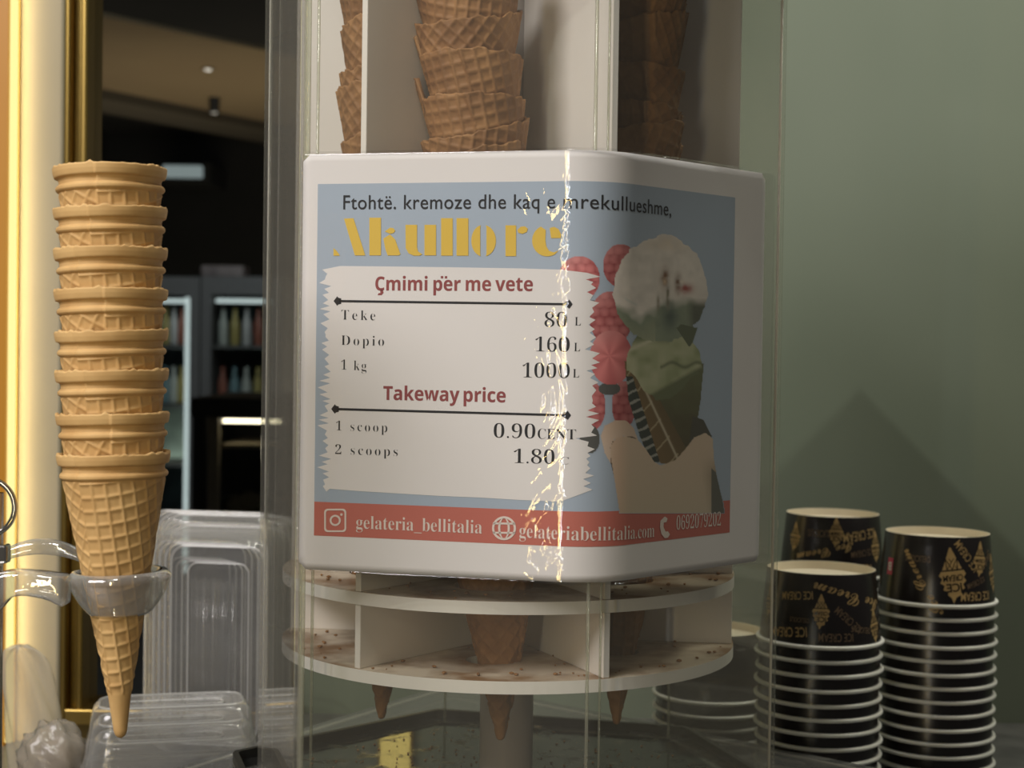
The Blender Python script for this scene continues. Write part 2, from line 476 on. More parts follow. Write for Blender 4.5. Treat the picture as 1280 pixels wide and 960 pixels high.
G().lathe([(0, -.050), (.020, -.050), (.020, -.0452), (0, -.0452)], 16, c=(p.x, p.y, p.z)).mk('lens', glow('dim_lamp_glow', (1, .9, .75), .5), sp)
a, b_ = atY(203, 206, 11.5), atY(252, 222, 11.5)
wl = empty('wall_lamp', ((a.x + b_.x) / 2, 11.55, b_.z), label='pale bluish light bar glowing on the far dark wall', cat='wall lamp')
G().box((a.x, 11.5, b_.z), (b_.x, 11.56, a.z), .01).mk('diffuser', glow('bar_glow', (.62, .74, .74), .33), wl)
G().box((a.x - .05, 11.561, b_.z - .03), (b_.x + .05, 12.2, a.z + .03), .005).mk('housing', MAT['darkroom'], wl)


def fridge(x0, x1, ytop, Y, label, lit):
    A, B = atY(x0, ytop, Y), atY(x1, ytop, Y)
    X0, X1, ZT = A.x, B.x, A.z
    r = empty('drinks_fridge', ((X0 + X1) / 2, Y + .3, 0), label=label, cat='fridge')
    w = .035
    g = G()
    g.box((X0, Y + .06, 0), (X0 + .03, Y + .62, ZT)); g.box((X1 - .03, Y + .06, 0), (X1, Y + .62, ZT))
    g.box((X0 + .03, Y + .58, 0), (X1 - .03, Y + .62, ZT)); g.box((X0 + .03, Y + .06, ZT - .05), (X1 - .03, Y + .58, ZT)); g.box((X0 + .03, Y + .06, 0), (X1 - .03, Y + .58, .12))
    g.mk('cabinet', MAT['grey'], r)
    d = G()
    d.box((X0, Y, .12), (X0 + .05, Y + .055, ZT)); d.box((X1 - .05, Y, .12), (X1, Y + .055, ZT))
    d.box((X0 + .05, Y, ZT - .09), (X1 - .05, Y + .055, ZT)); d.box((X0 + .05, Y, .12), (X1 - .05, Y + .055, .2))
    dr = d.mk('door', MAT['grey'], r)
    G().box((X0 + .05, Y + .02, .2), (X1 - .05, Y + .03, ZT - .09)).mk('pane', MAT['pane'], dr)
    G().box((X0 + .034, Y + .5, .14), (X1 - .034, Y + .575, ZT - .06)).mk('back_panel', MAT['teal'], r)
    G().box((X0 + .06, Y + .07, ZT - .13), (X1 - .06, Y + .09, ZT - .11)).mk('light_tube', gb, r)
    if lit:
        G().box((X1 - .085, Y + .065, .3), (X1 - .058, Y + .09, ZT - .1)).mk('side_light', gb, r)
    for k in range(4):
        z = ZT - .36 - k * .30
        G().box((X0 + .032, Y + .1, z), (X1 - .032, Y + .5, z + .015)).mk('shelf', MAT['grey'], r)
    return X0, X1, ZT


X0, X1, ZT = fridge(168, 250, 345, 8.0, 'tall glass-door fridge with a bright lit inner edge behind the cone stack', True)
fx0, fx1, fzt = fridge(252, 352, 345, 8.0, 'tall grey-framed glass-door fridge beside the acrylic dispenser, in the far room', False)
cols = [(.5, .5, .45), (.35, .12, .08), (.45, .35, .12), (.2, .3, .32), (.55, .52, .5)]
bm_ = [solid('bottle_tone', c, rough=.3) for c in cols]
n = 0
for (xa, xb, nm) in ((X0, X1, 'left'), (fx0, fx1, 'right')):
    for k in range(2):
        z = fzt - .36 - k * .30 + .016
        for j in range(5):
            x = xa + .08 + j * (xb - xa - .16) / 4
            w_ = ('top', 'second')[k]
            o = G().lathe([(0, 0), (.022, 0), (.024, .01), (.024, .11), (.010, .155), (.010, .19), (0, .19)], 12, c=(x, 8.17, z)).mk('bottle', bm_[(j * 2 + k) % 5], smooth=True)
            # give the bottle its own origin at its foot
            o.data.transform(Matrix.Translation((-x, -8.17, -z))); o.location = (x, 8.17, z)
            setp(o, 'small bottle on the %s shelf of the %s far fridge' % (w_, {'left': 'bright-edged', 'right': 'grey-framed'}[nm]), 'bottle', 'bottles in the far fridges')
# lit dots inside the right fridge
a = atY(268, 333, 8.0)
hb = empty('header_sign', (a.x, 8.2, fzt), label='blurred plain header strip on top of the far fridges', cat='sign')
G().box((atY(246, 333, 8).x, 8.1, fzt + .002), (atY(300, 333, 8).x, 8.3, fzt + .06), .01).mk('board', solid('faded_red_board', (.16, .12, .11), (.30, .24, .22), scale=12, rough=.5), hb)

# black bar with a pastry case in front of the fridges
Yb = 4.2
A, B = atY(238, 497, Yb), atY(362, 652, Yb)
br = empty('bar_counter', ((A.x + B.x) / 2, Yb + .3, 0), label='black bar counter in the dark far room', cat='bar counter')
xa, xb = A.x, B.x
g = G(); g.box((xa, Yb, A.z - .05), (xb, Yb + .6, A.z), .005); g.mk('bar_top', MAT['dark'], br)
g = G(); g.box((xa + .002, Yb + .02, 0), (xa + .035, Yb + .58, A.z - .05)); g.box((xb - .03, Yb + .02, 0), (xb, Yb + .58, A.z - .05)); g.box((xa + .035, Yb + .5, 0), (xb - .03, Yb + .58, A.z - .05))
g.mk('carcass', MAT['dark'], br)
zc0 = atY(300, 650, Yb).z
g = G(); g.box((xa + .036, Yb + .03, 0), (xb - .031, Yb + .49, zc0 - .01)); g.mk('plinth', MAT['dark'], br)
pc = empty('pastry_case', ((xa + xb) / 2, Yb + .2, zc0 - .01), label='small lit glass pastry case set into the black bar', cat='display case')
tan = solid('case_frame', (.42, .36, .26), rough=.5)
zt_ = A.z - .055
g = G(); xp = atY(256, 560, Yb).x; xq = atY(271, 560, Yb).x
g.box((xp, Yb + .03, zc0), (xq, Yb + .05, zt_), .002); g.box((xq, Yb + .03, zc0 - .009), (xb - .032, Yb + .45, zc0 + .008), .002)
g.mk('case_frame', tan, pc)
G().box((xq, Yb + .034, zc0 + .009), (xb - .032, Yb + .038, zt_)).mk('pane', MAT['pane'], pc)
zsh = atY(300, 560, Yb).z
G().box((xq + .002, Yb + .06, zsh - .004), (xb - .033, Yb + .40, zsh + .006)).mk('shelf', tan, pc)
G().box((xq + .004, Yb + .062, zt_ - .012), (xb - .034, Yb + .08, zt_ - .004)).mk('light_tube', glow('case_glow', (1, .85, .6), 5.0), pc)
for k, (px, s) in enumerate(((283, .034), (300, .042), (322, .036))):
    c = atY(px, 640, Yb); z = zc0 + .009
    o = G().lathe([(0, 0), (s * .8, 0), (s, s * .35), (s * .75, s * .95), (s * .3, s * 1.25), (0, s * 1.3)], 14).mk('pastry', solid('pastry_crust', (.55, .45, .30), rough=.7), smooth=True)
    o.location = (c.x, Yb + .16, z)
    setp(o, ('left pale pastry in the far lit glass case', 'tallest pale pastry in the middle of the far glass case', 'right pale pastry in the far lit glass case')[k], 'pastry', 'pastries in the far case')

# ------------------------------------------------------------------ gold lamp behind the carousel
gx0, gx1 = -.112, -.086
gz = zr(-.185)
lg = empty('wall_light', ((gx0 + gx1) / 2, YW - .012, gz), label='gold upright light strip on the green wall behind the dispenser', cat='light strip')
G().box((gx0, YW - .014, gz), (gx1, YW - .006, zr(.26)), .002).mk('diffuser', MAT['ledgold'], lg)
G().box((gx0 - .003, YW - .006, gz - .003), (gx1 + .003, YW, zr(.263)), .001).mk('backplate', MAT['brass'], lg)

# ------------------------------------------------------------------ dispenser geometry
HC = Vector((-0.0005, 0.9274)); HR = 0.1558; HROT = 0.2781
def hexv(k, s=1.0, rot=HROT):
    a = rot + k * math.pi / 3
    return Vector((HC.x + s * HR * math.sin(a), HC.y - s * HR * math.cos(a)))
def round_hex(off, rad, seg=8, s=1.0):
    """hexagon outline moved in by off, corners rounded"""
    pts = []
    ap = HR * s * math.cos(math.pi / 6)
    Rr = (ap - off) / math.cos(math.pi / 6)
    rad = max(rad, .0005)
    for k in range(6):
        a = HROT + k * math.pi / 3
        cdist = Rr - rad / math.cos(math.pi / 6)
        c = Vector((HC.x + cdist * math.sin(a), HC.y - cdist * math.cos(a)))
        for j in range(seg + 1):
            t = a - math.pi / 6 + (math.pi / 3) * j / seg
            pts.append((c.x + rad * math.sin(t), c.y - rad * math.cos(t)))
    return pts


def ring_prism(outer, inner, z0, z1):
    n = len(outer); g = G()
    v = [(p[0], p[1], z0) for p in outer] + [(p[0], p[1], z1) for p in outer] + [(p[0], p[1], z0) for p in inner] + [(p[0], p[1], z1) for p in inner]
    f = []
    for i in range(n):
        j = (i + 1) % n
        f += [(i, j, n + j, n + i), (2 * n + j, 2 * n + i, 3 * n + i, 3 * n + j), (n + i, n + j, 3 * n + j, 3 * n + i), (j, i, 2 * n + i, 2 * n + j)]
    return g.add(v, f)


ZB, ZTB = zr(-.248), zr(.300)
RB = 0.008
disp = empty('cone_dispenser', (HC.x, HC.y, zr(-.268)), label='six-sided clear acrylic cone dispenser on a black tray, carrying the price sign', cat='cone dispenser')
# tray: floor plate with a raised rim
tray = G().prism(round_hex(0, .008, s=1.104), zr(-.268), zr(-.252), .0008).mk('tray', MAT['tray'], disp, label='dusty black tray with crumbs')
ring_prism(round_hex(0, .008, s=1.104), round_hex(.0035, .006, s=1.104), zr(-.252), zr(-.2465)).mk('tray_rim', MAT['dark'], tray)
ring_prism(round_hex(0, RB), round_hex(.003, RB - .003), zr(-.2519), ZTB).mk('acrylic_cover', MAT['acrylic'], disp, smooth=False)
# gleam of the acrylic edges, put in as thin pale rods at corners and seams
def vrod(x, y, r, mat, name, z0=zr(-.2515), z1=ZTB - .001):
    G().lathe([(r, z0), (r, z1)], 8, c=(x, y, 0)).mk(name, mat, disp, smooth=True)
for k in (1, 4):
    p = hexv(k); d = (p - HC).normalized(); p = p - d * .0040
    vrod(p.x, p.y, .0008, MAT['edge_line'], 'corner_gleam')
for k, offs in ((5, ((-.0062, .0010), (.0, .0014), (.0048, .0008))), (0, ((-.002, .0009), (.0052, .0006))), (4, ((.006, .0009),)), (3, ((0, .0009),)), (2, ((0, .0009),))):
    p = hexv(k); d = (p - HC).normalized(); t = Vector((-d.y, d.x))
    for o_, r_ in offs:
        qn = p - d * (.0042 + abs(o_) * .55) + t * o_
        vrod(qn.x, qn.y, r_, MAT['acrylic_edge'], 'corner_gleam')

# rotating carousel inside
RD = 0.130
def disc(z0, z1, name):
    g = G(); n = 120
    holes = [(math.radians(a)) for a in (-67, -7, 53, 113, 173, 233)]
    bm = bmesh.new()
    # top face with holes through a triangle fill
    def loop(cx, cy, r, m, z):
        vs = [bm.verts.new((cx + r * math.cos(2 * math.pi * i / m), cy + r * math.sin(2 * math.pi * i / m), z)) for i in range(m)]
        return [bm.edges.new((vs[i], vs[(i + 1) % m])) for i in range(m)]
    es = loop(HC.x, HC.y, RD, n, z0)
    rh = hole_r[name]
    for a in holes: es += loop(HC.x + .075 * math.sin(a), HC.y - .075 * math.cos(a), rh, 32, z0)
    bmesh.ops.triangle_fill(bm, use_beauty=True, edges=es)
    # remove faces that fill the holes
    kill = []
    for f in bm.faces:
        c = f.calc_center_median()
        for a in holes:
            if (c.xy - Vector((HC.x + .075 * math.sin(a), HC.y - .075 * math.cos(a)))).length < rh * .995: kill.append(f); break
    bmesh.ops.delete(bm, geom=kill, context='FACES')
    r = bmesh.ops.extrude_face_region(bm, geom=bm.faces[:])
    for e in r['geom']:
        if isinstance(e, bmesh.types.BMVert): e.co.z = z1
    bmesh.ops.recalc_face_normals(bm, faces=bm.faces)
    bm.verts.index_update()
    g.add([v.co for v in bm.verts], [[v.index for v in f.verts] for f in bm.faces]); bm.free()
    return g
ZD0, ZD1, ZU0, ZU1 = zr(-.1725), zr(-.1660), zr(-.1325), zr(-.1260)
hole_r = {'lower_disc': .0130, 'upper_disc': .0205}
car = empty('cone_carousel', (HC.x, HC.y, zr(-.252)), label='white rotating carousel with upright dividers and two round shelves inside the dispenser', cat='carousel')
G().lathe([(.0155, -.2519 + CZ), (.0155, .27 + CZ)], 40, c=(HC.x, HC.y, 0)).mk('pole', solid('grey_tube', (.42, .38, .36), rough=.3), car, smooth=True)
for nm, z0, z1 in (('lower_disc', ZD0, ZD1), ('upper_disc', ZU0, ZU1)):
    disc(z0, z1, nm).mk('shelf', MAT['stained'], car, label='white disc dusted with brown crumbs')
DIV = (-37, 23, 83, 143, 203, 263)
for a in DIV:
    a = math.radians(a)
    Mx = Matrix.Translation((HC.x, HC.y, 0)) @ Matrix.Rotation(a, 4, 'Z')
    G().box((-.0019, -RD + .001, ZD1), (.0019, -.0157, ZU0), .0005, Mx).mk('divider', MAT['white'], car)
    G().box((-.0019, -RD + .001, ZU1), (.0019, -.0157, zr(.27)), .0005, Mx).mk('divider', MAT['white'], car)
G().lathe([(0, .2701), (RD, .2701), (RD, .276), (0, .276)], 90, c=(HC.x, HC.y, CZ)).mk('top_disc', MAT['white'], car)
# unseen square board, added above to cast the peaked shadow on the wall
c0 = Vector((.155, 1.112)); e1 = Vector((.526, -.851)); e2 = Vector((-.851, -.526))
L1, L2 = .36, .33
G().prism([c0, c0 + e1 * L1, c0 + e1 * L1 + e2 * L2, c0 + e2 * L2][::-1], ZTB + .0002, ZTB + .012, .001).mk('shadow_board', MAT['dark'], disp)

# ------------------------------------------------------------------ glass-topped case under the dispenser
la, lb = atZ(215, 960, -.268), atZ(290, 937, -.268)
ra, rb = atZ(1090, 958, -.268), atZ(876, 915, -.268)
d1 = (lb - la).xy; d2 = (rb - ra).xy
def isect(p, d, q, e):
    t = ((q.x - p.x) * e.y - (q.y - p.y) * e.x) / (d.x * e.y - d.y * e.x); return p + d * t
apex = isect(la.xy, d1, ra.xy, d2)
pl = apex - d1.normalized() * .42; pr = apex - d2.normalized() * .50
case = empty('glass_topped_case', (.0, .9, ZC), label='smoked glass topped low case under the cone dispenser', cat='display case')
poly = [apex, pl, pl + Vector((.12, -.16)), pr + Vector((-.08, -.16)), pr]
G().prism([(p.x, p.y) for p in poly], zr(-.276), zr(-.2682), .0006).mk('glass_top', MAT['topglass'], case)
cen = Vector((.01, .86))
pin = [cen + (p - cen) * .78 for p in poly]
G().prism([(p.x, p.y) for p in pin], ZC, zr(-.2761), .001).mk('case_body', MAT['counter'], case)
for (u, w) in ((pl, apex), (apex, pr)):
    u3, w3 = Vector((u.x, u.y, zr(-.272))), Vector((w.x, w.y, zr(-.272)))
    G().tube([u3, w3], .0012, 6).mk('glass_edge', MAT['edge_line'], case)

# ------------------------------------------------------------------ waffle texture helpers
def waffle_ridge(s, phi, half, pitch, w, rot=0.0):
    """height 0..1 of the grid pressed into a flat sheet and rolled into a cone; s = distance from apex"""
    psi = phi * math.sin(half) + rot
    x, y = s * np.cos(psi), s * np.sin(psi)
    def line(t):
        d = np.abs((t / pitch + .5) % 1 - .5) * pitch
        return np.exp(-(d / w) ** 2)
    return np.maximum(line(x), line(y))


def shell(rad_out, rad_in, zs_out, zs_in, n):
    """double-walled body of revolution from 2D arrays (rows from rim down), closed at rim and tip"""
    mo, mi = rad_out.shape[0], rad_in.shape[0]
    ph = np.linspace(0, 2 * np.pi, n, endpoint=False)
    v = []
    for Rr, Z in ((rad_out, zs_out), (rad_in, zs_in)):
        v.append(np.stack([Rr * np.cos(ph), Rr * np.sin(ph), Z], -1).reshape(-1, 3))
    v = np.concatenate(v)
    f = []
    k = np.arange(n); l = (k + 1) % n
    for i in range(mo - 1):
        f += np.stack([i * n + k, (i + 1) * n + k, (i + 1) * n + l, i * n + l], -1).tolist()
    b = mo * n
    for i in range(mi - 1):
        f += np.stack([b + i * n + k, b + i * n + l, b + (i + 1) * n + l, b + (i + 1) * n + k], -1).tolist()
    f += np.stack([k, l, b + l, b + k], -1).tolist()
    f.append(tuple(((mo - 1) * n + k)[::-1].tolist())); f.append(tuple((b + (mi - 1) * n + k).tolist()))
    return v.tolist(), f


# ------------------------------------------------------------------ sugar cones on the left
PXM = 0.71 / 2000.0
def sugar_cone_mesh(seed):
    rs = np.random.RandomState(seed)
    n = 260
    key = np.array([(0, 68.8), (1.5, 69.8), (6, 69.4), (11.5, 68.2), (13, 67.4), (14.2, 63.6), (18, 62.2), (21.5, 62.6), (22.8, 64.6), (25, 66.4), (28, 66.4), (30, 64.8), (31.2, 62.4), (300, 14.9), (306, 14.0), (350, 8.2), (356, 6.0), (359, 0.5)])
    y = np.concatenate([np.linspace(0, 36, 62), np.linspace(37, 302, 156), np.linspace(303, 359, 26)])
    hw = np.interp(y, key[:, 0], key[:, 1])
    ph = np.linspace(0, 2 * np.pi, n, endpoint=False)
    Y, P = np.meshgrid(y, ph, indexing='ij')
    Rr = np.repeat(hw[:, None], n, 1)
    body = np.clip((Y - 31) / 3, 0, 1) * np.clip((302 - Y) / 4, 0, 1)
    ridge_ = waffle_ridge(392 - Y, P, math.atan(.178), 17.0, 2.0)
    Rr += body * (ridge_ * 1.7 - .5)
    # rolled seam: one edge stands out a little
    Rr += 1.9 * np.clip(1 - ((P - .02) % (2 * np.pi)) / 1.0, 0, 1) * np.clip((330 - Y) / 40, 0, 1)
    # crumbly rim
    jag = np.interp(ph, np.linspace(0, 2 * np.pi, 90), rs.rand(90) ** 3 * 3.4)
    Z = -Y + jag[None, :] * np.clip(1 - Y / 6, 0, 1)
    Z += .8 * np.sin(P * 2 + rs.rand() * 6) * np.clip(1 - Y / 60, 0, 1)
    yi = np.concatenate([np.array([0, 6, 14, 22, 34, 46]), np.linspace(80, 345, 12)])
    hi = np.interp(yi, [0, 6, 14, 22, 34, 300, 345], [65.6, 64.0, 59.6, 59.0, 57.6, 11.0, 3.0])
    Ri = np.repeat(hi[:, None], n, 1); Zi = np.repeat(-yi[:, None], n, 1) + 0 * Ri
    Zi[0] += jag * .8
    v, f = shell(Rr * PXM, Ri * PXM, Z * PXM, Zi * PXM, n)
    return v, f


ordw = ['topmost', 'second from the top', 'third from the top', 'fourth from the top', 'fifth from the top', 'sixth from the top', 'seventh from the top', 'lowest, standing in the clear holder']
tops = [(137.5, 211), (138, 262), (138.5, 312), (139, 362.5), (139.5, 414), (140, 463), (141, 516), (142, 566)]
tilt = R(-1.9)
smeshes = []
for sd in (1, 2, 3):
    v, f = sugar_cone_mesh(sd)
    o = mk('sugar_cone', v, f, MAT['sugar'], smooth=True)
    smeshes.append(o.data)
    bpy.data.objects.remove(o)
rots = [2.2, 1.6, .4, 2.8, .2, 1.0, 3.2, 0.15]
for i, (px, py) in enumerate(tops):
    p = atY(px, py, .71)
    o = bpy.data.objects.new('sugar_cone', smeshes[(i + 1) % 3 if i < 7 else 0])
    COL.objects.link(o)
    o.location = p
    # seam phi=0 faces the viewer, slightly left of the middle
    o.rotation_euler = Matrix.Rotation(R(-.35), 3, 'X').to_4x4().to_euler()
    o.rotation_euler = (Matrix.Rotation(tilt, 3, 'Y') @ Matrix.Rotation(-math.pi / 2 - .25 + (rots[i] - 1.2) * .22, 3, 'Z')).to_euler()
    setp(o, 'tan sugar cone in the left stack, ' + ordw[i], 'ice cream cone', 'sugar cones stacked in the clear holder')

# ------------------------------------------------------------------ clear holder for the sugar cones
hp = atY(149, 716, .71)
axis = Matrix.Rotation(tilt, 4, 'Y')
hold = empty('cone_holder', hp, label='clear moulded plastic arm and ring gripping the lowest sugar cone', cat='cone holder')
Mh = Matrix.Translation(hp) @ axis
k_ = PXM
prof = [(45.5, 1), (52, 3.5), (58, 3), (64.5, -4), (63, -9), (58, -22), (50, -36), (41, -47), (37, -51), (36, -50), (38, -36), (41, -22), (43.5, -8)]
G().lathe([(a * k_, b2 * k_) for a, b2 in prof], 72, closed=True, mat=Mh).mk('ring', MAT['moulded'], hold, smooth=True)
def slab(pts_top, pts_bot, y0, y1, bev, mat, name, parent):
    """upright plate outlined in the picture plane at depth .71 with thickness from y0 to y1"""
    o = [atY(px, py, .71) for px, py in pts_top + pts_bot[::-1]]
    bm = bmesh.new()
    f = bm.faces.new([bm.verts.new((p.x, y0, p.z)) for p in o])
    r = bmesh.ops.extrude_face_region(bm, geom=[f])
    for e in r['geom']:
        if isinstance(e, bmesh.types.BMVert): e.co.y = y1
    bmesh.ops.recalc_face_normals(bm, faces=bm.faces)
    bmesh.ops.bevel(bm, geom=bm.edges[:], offset=bev, segments=3, affect='EDGES', profile=.5)
    bm.verts.index_update()
    v = [x.co.copy() for x in bm.verts]; f = [[x.index for x in q.verts] for q in bm.faces]; bm.free()
    return mk(name, v, f, mat, parent, smooth=True)
slab([(-22, 716), (0, 712), (30, 706), (62, 708), (98, 713)], [(-22, 775), (0, 768), (12, 757), (28, 738), (48, 736), (74, 741), (96, 752)], .688, .702, .0025, MAT['moulded'], 'arm', hold)
# rear loop of the holder, curving back to the post
pts, rad = [], []
for t in np.linspace(0, 1, 14):
    px = 4 + t * 104; py = 703 - 20 * math.sin(math.pi * min(1, t * .9 + .08)) ** .7
    q_ = atY(px, py, .735); pts.append(q_); rad.append(.0016 + .0022 * math.sin(math.pi * (t * .8 + .1)))
G().tube(pts, rad, 12).mk('rear_loop', MAT['moulded'], hold, smooth=True)
# post and chrome clasp at the frame's left edge
pz = atY(-6, 700, .71)
G().lathe([(.0035, ZC), (.0035, pz.z + .03)], 20, c=(pz.x, .71, 0)).mk('post', MAT['chrome'], hold, smooth=True)
c = atY(-17, 634, .70)
G().tube([(c.x + .0124 * math.cos(t), .70, c.z + .0124 * math.sin(t)) for t in np.linspace(0, 2 * np.pi, 48, endpoint=False)], .00125, 10, closed=True).mk('clasp_ring', MAT['chrome'], hold, smooth=True)
a, b_ = atY(0, 680, .70), atY(11, 704, .70)
G().box((a.x - .01, .697, b_.z), (b_.x, .704, a.z), .0012).mk('clasp', MAT['chrome'], hold)
G().lathe([(0, 0), (.03, 0), (.03, .006), (.004, .008), (0, .008)], 32, c=(pz.x, .71, ZC)).mk('foot', MAT['chrome'], hold, smooth=False)

# ------------------------------------------------------------------ waffle cones in the carousel
H_W = 0.130; R_W = 0.0277; SL = R_W / .139
def waffle_cone_mesh(seed):
    rs = np.random.RandomState(seed)
    n, mrow = 260, 130
    ph = np.linspace(0, 2 * np.pi, n, endpoint=False)
    t = np.linspace(0, 1, mrow)
    # rim: tilted, with one rolled flap and a ragged edge
    fl = rs.rand() * 2 * np.pi
    step = ((ph - fl) % (2 * np.pi)) / (2 * np.pi)
    jag = np.interp(ph, np.linspace(0, 2 * np.pi, 60), rs.rand(60)) * .0016 + np.interp(ph, np.linspace(0, 2 * np.pi, 26), rs.rand(26)) * .0018
    top = .0045 * np.cos(ph - fl) + .012 * (step - .5) + jag - .003
    Z = top[None, :] + (-H_W - top[None, :]) * t[:, None]
    P = np.repeat(ph[None, :], mrow, 0)
    dist = np.maximum(.009 + H_W + Z, 0.0001)
    Rr = SL * dist
    ridge_ = waffle_ridge(dist / math.cos(math.atan(SL)) * 1.0, P, math.atan(SL), .0062, .00085, rot=rs.rand() * 1.5)
    Rr += (ridge_ * .0010 - .0003) * np.clip(dist / .03, 0, 1)
    # flap edge runs diagonally down the cone
    edge = (P - fl - 1.1 + 1.5 * (Z / H_W)) % (2 * np.pi)
    Rr += 0.0017 * np.clip(1 - edge / 2.2, 0, 1) * np.clip(dist / .04, 0, 1)
    Rr += .0007 * np.sin(2 * P + rs.rand() * 6) * np.clip(dist / .08, 0, 1)
    Rr[-1] *= .5
    ti = np.linspace(0, .93, 14)
    Zi = top[None, :] + (-H_W + .004 - top[None, :]) * ti[:, None]
    Ri = np.maximum(SL * (.009 + H_W + Zi) - .0016, .0006)
    return shell(Rr, Ri, Z, Zi, n)


wm = []
for sd in (11, 12, 13, 14, 15):
    v, f = waffle_cone_mesh(sd)
    o = mk('waffle_cone', v, f, MAT['waffle'], smooth=True); wm.append(o.data); bpy.data.objects.remove(o)
PITCHW = .0196
stacks = [(-67, 'left', -.0016), (-7, 'middle', -.0220), (53, 'right', .0085)]
for ang, nm, lean in stacks:
    a = math.radians(ang)
    bx, by = HC.x + .075 * math.sin(a), HC.y - .075 * math.cos(a)
    vis = 0
    for i in range(15):
        zrim = zr(-.208 + H_W) + i * PITCHW + rng.uniform(-.0015, .0015)
        hfrac = (zrim - H_W - zr(-.208)) / .36
        x = bx + lean * hfrac + rng.uniform(-.0006, .0006)
        o = bpy.data.objects.new('waffle_cone', wm[(i * 2 + len(nm)) % 5])
        COL.objects.link(o)
        o.location = (x, by, zrim)
        tl = math.atan(lean / .36)
        o.rotation_euler = (Matrix.Rotation(tl + R(rng.uniform(-2.2, 2.2)), 3, 'Y') @ Matrix.Rotation(R(rng.uniform(-1, 1)), 3, 'X') @ Matrix.Rotation(rng.uniform(0, 6.28), 3, 'Z')).to_euler()
        grp = 'waffle cones in the %s carousel stack' % nm
        if i == 0: lab = 'bottom waffle cone of the %s carousel stack, its tip poking below the lower shelf' % nm
        elif zrim < zr(.098): lab = 'brown waffle cone of the %s carousel stack, hidden behind the price sign' % nm
        elif i == 14: lab = 'top waffle cone of the %s carousel stack' % nm
        else:
            lab = 'brown waffle cone of the %s carousel stack, %s rim above the sign' % (nm, ['first', 'second', 'third', 'fourth', 'fifth', 'sixth', 'seventh'][vis]); vis += 1
        setp(o, lab, 'ice cream cone', grp)

# crumbs strewn over the discs and tray
def crumbs(name, nn, z, rmin, rmax, smin, smax, label, inside):
    g = G()
    for _ in range(nn):
        a = rng.uniform(0, 6.283); r = math.sqrt(rng.uniform(rmin ** 2, rmax ** 2))
        x, y = HC.x + r * math.sin(a), HC.y - r * math.cos(a)
        if inside:
            if any((Vector((x - HC.x - .075 * math.sin(math.radians(q)), y - HC.y + .075 * math.cos(math.radians(q))))).length < .03 for q in (-67, -7, 53, 113, 173, 233)): continue
        s = rng.uniform(smin, smax)
        m_ = Matrix.Translation((x, y, z + s * .35)) @ Matrix.Rotation(rng.uniform(0, 6), 4, 'Z') @ Matrix.Diagonal((s, s * rng.uniform(.5, .9), s * .5, 1))
        bm = bmesh.new(); bmesh.ops.create_icosphere(bm, subdivisions=1, radius=.7, matrix=m_); bm.verts.index_update()
        g.add([q.co.copy() for q in bm.verts], [[q.index for q in f.verts] for f in bm.faces]); bm.free()
    g.mk(name, MAT['waffle'], label=label, cat='crumbs', kind='stuff')
crumbs('crumbs', 260, ZD1, .025, .125, .0007, .0026, 'brown cone crumbs scattered over the lower white shelf', True)
crumbs('crumbs', 220, ZU1, .025, .125, .0007, .0026, 'brown cone crumbs scattered over the upper white shelf', True)
crumbs('crumbs', 330, zr(-.252), .02, .128, .0005, .0016, 'cone crumbs scattered over the black tray of the dispenser', False)

# ------------------------------------------------------------------ the wrapped sign
V0, V1, V5 = hexv(0), hexv(1), hexv(5)
dF = (V0 - V5).normalized(); dR_ = (V1 - V0).normalized()
nF = Vector((dF.y, -dF.x)); nR = Vector((dR_.y, -dR_.x))
RS, R5, OFF = 0.032, 0.011, 0.0033             # paper stands a little off the acrylic and rounds the corner
TL_ = RS * math.tan(math.pi / 6)
T1 = V0 - dF * TL_; T2 = V0 + dR_ * TL_
CB = T1 - nF * RS
ARC = RS * math.pi / 3
T5 = V5 + dF * (R5 * math.tan(math.pi / 6)); C5 = T5 - nF * R5; U5 = (T5 - T1).dot(dF)
def surf(u, v, d):
    d = d + OFF
    if u < U5:
        t = (U5 - u) / R5
        p = C5 + (nF * math.cos(t) - dF * math.sin(t)) * (R5 + d)
    elif u <= 0: p = T1 + dF * u + nF * d
    elif u < ARC:
        t = u / RS
        p = CB + (nF * math.cos(t) + dF * math.sin(t)) * (RS + d)
    else: p = T2 + dR_ * (u - ARC) + nR * d
    return Vector((p.x, p.y, CZ + v))
def uv(px, py, d=.0012):
    d = d + OFF
    r = ray(px, py); rx, ry = r.x, r.y
    def plane(p0, n_):
        den = rx * n_.x + ry * n_.y
        return (p0.dot(n_) + d) / den
    def cyl(c, rad):
        a_ = rx * rx + ry * ry; b2 = -2 * (rx * c.x + ry * c.y); c_ = c.length_squared - rad ** 2
        t = (-b2 - math.sqrt(max(0, b2 * b2 - 4 * a_ * c_))) / (2 * a_)
        return t, Vector((rx, ry)) * t - c
    t = plane(T1, nF); P = Vector((rx, ry)) * t; u = (P - T1).dot(dF)
    if u > 0:
        t2 = plane(T2, nR); P2 = Vector((rx, ry)) * t2; u2 = (P2 - T2).dot(dR_)
        if u2 >= 0: u, t = u2 + ARC, t2
        else:
            t, P = cyl(CB, RS + d); u = RS * math.atan2(P.dot(dF), P.dot(nF))
    elif u < U5:
        t, P = cyl(C5, R5 + d); u = U5 - R5 * math.atan2(-P.dot(dF), P.dot(nF))
    return u, r.z * t


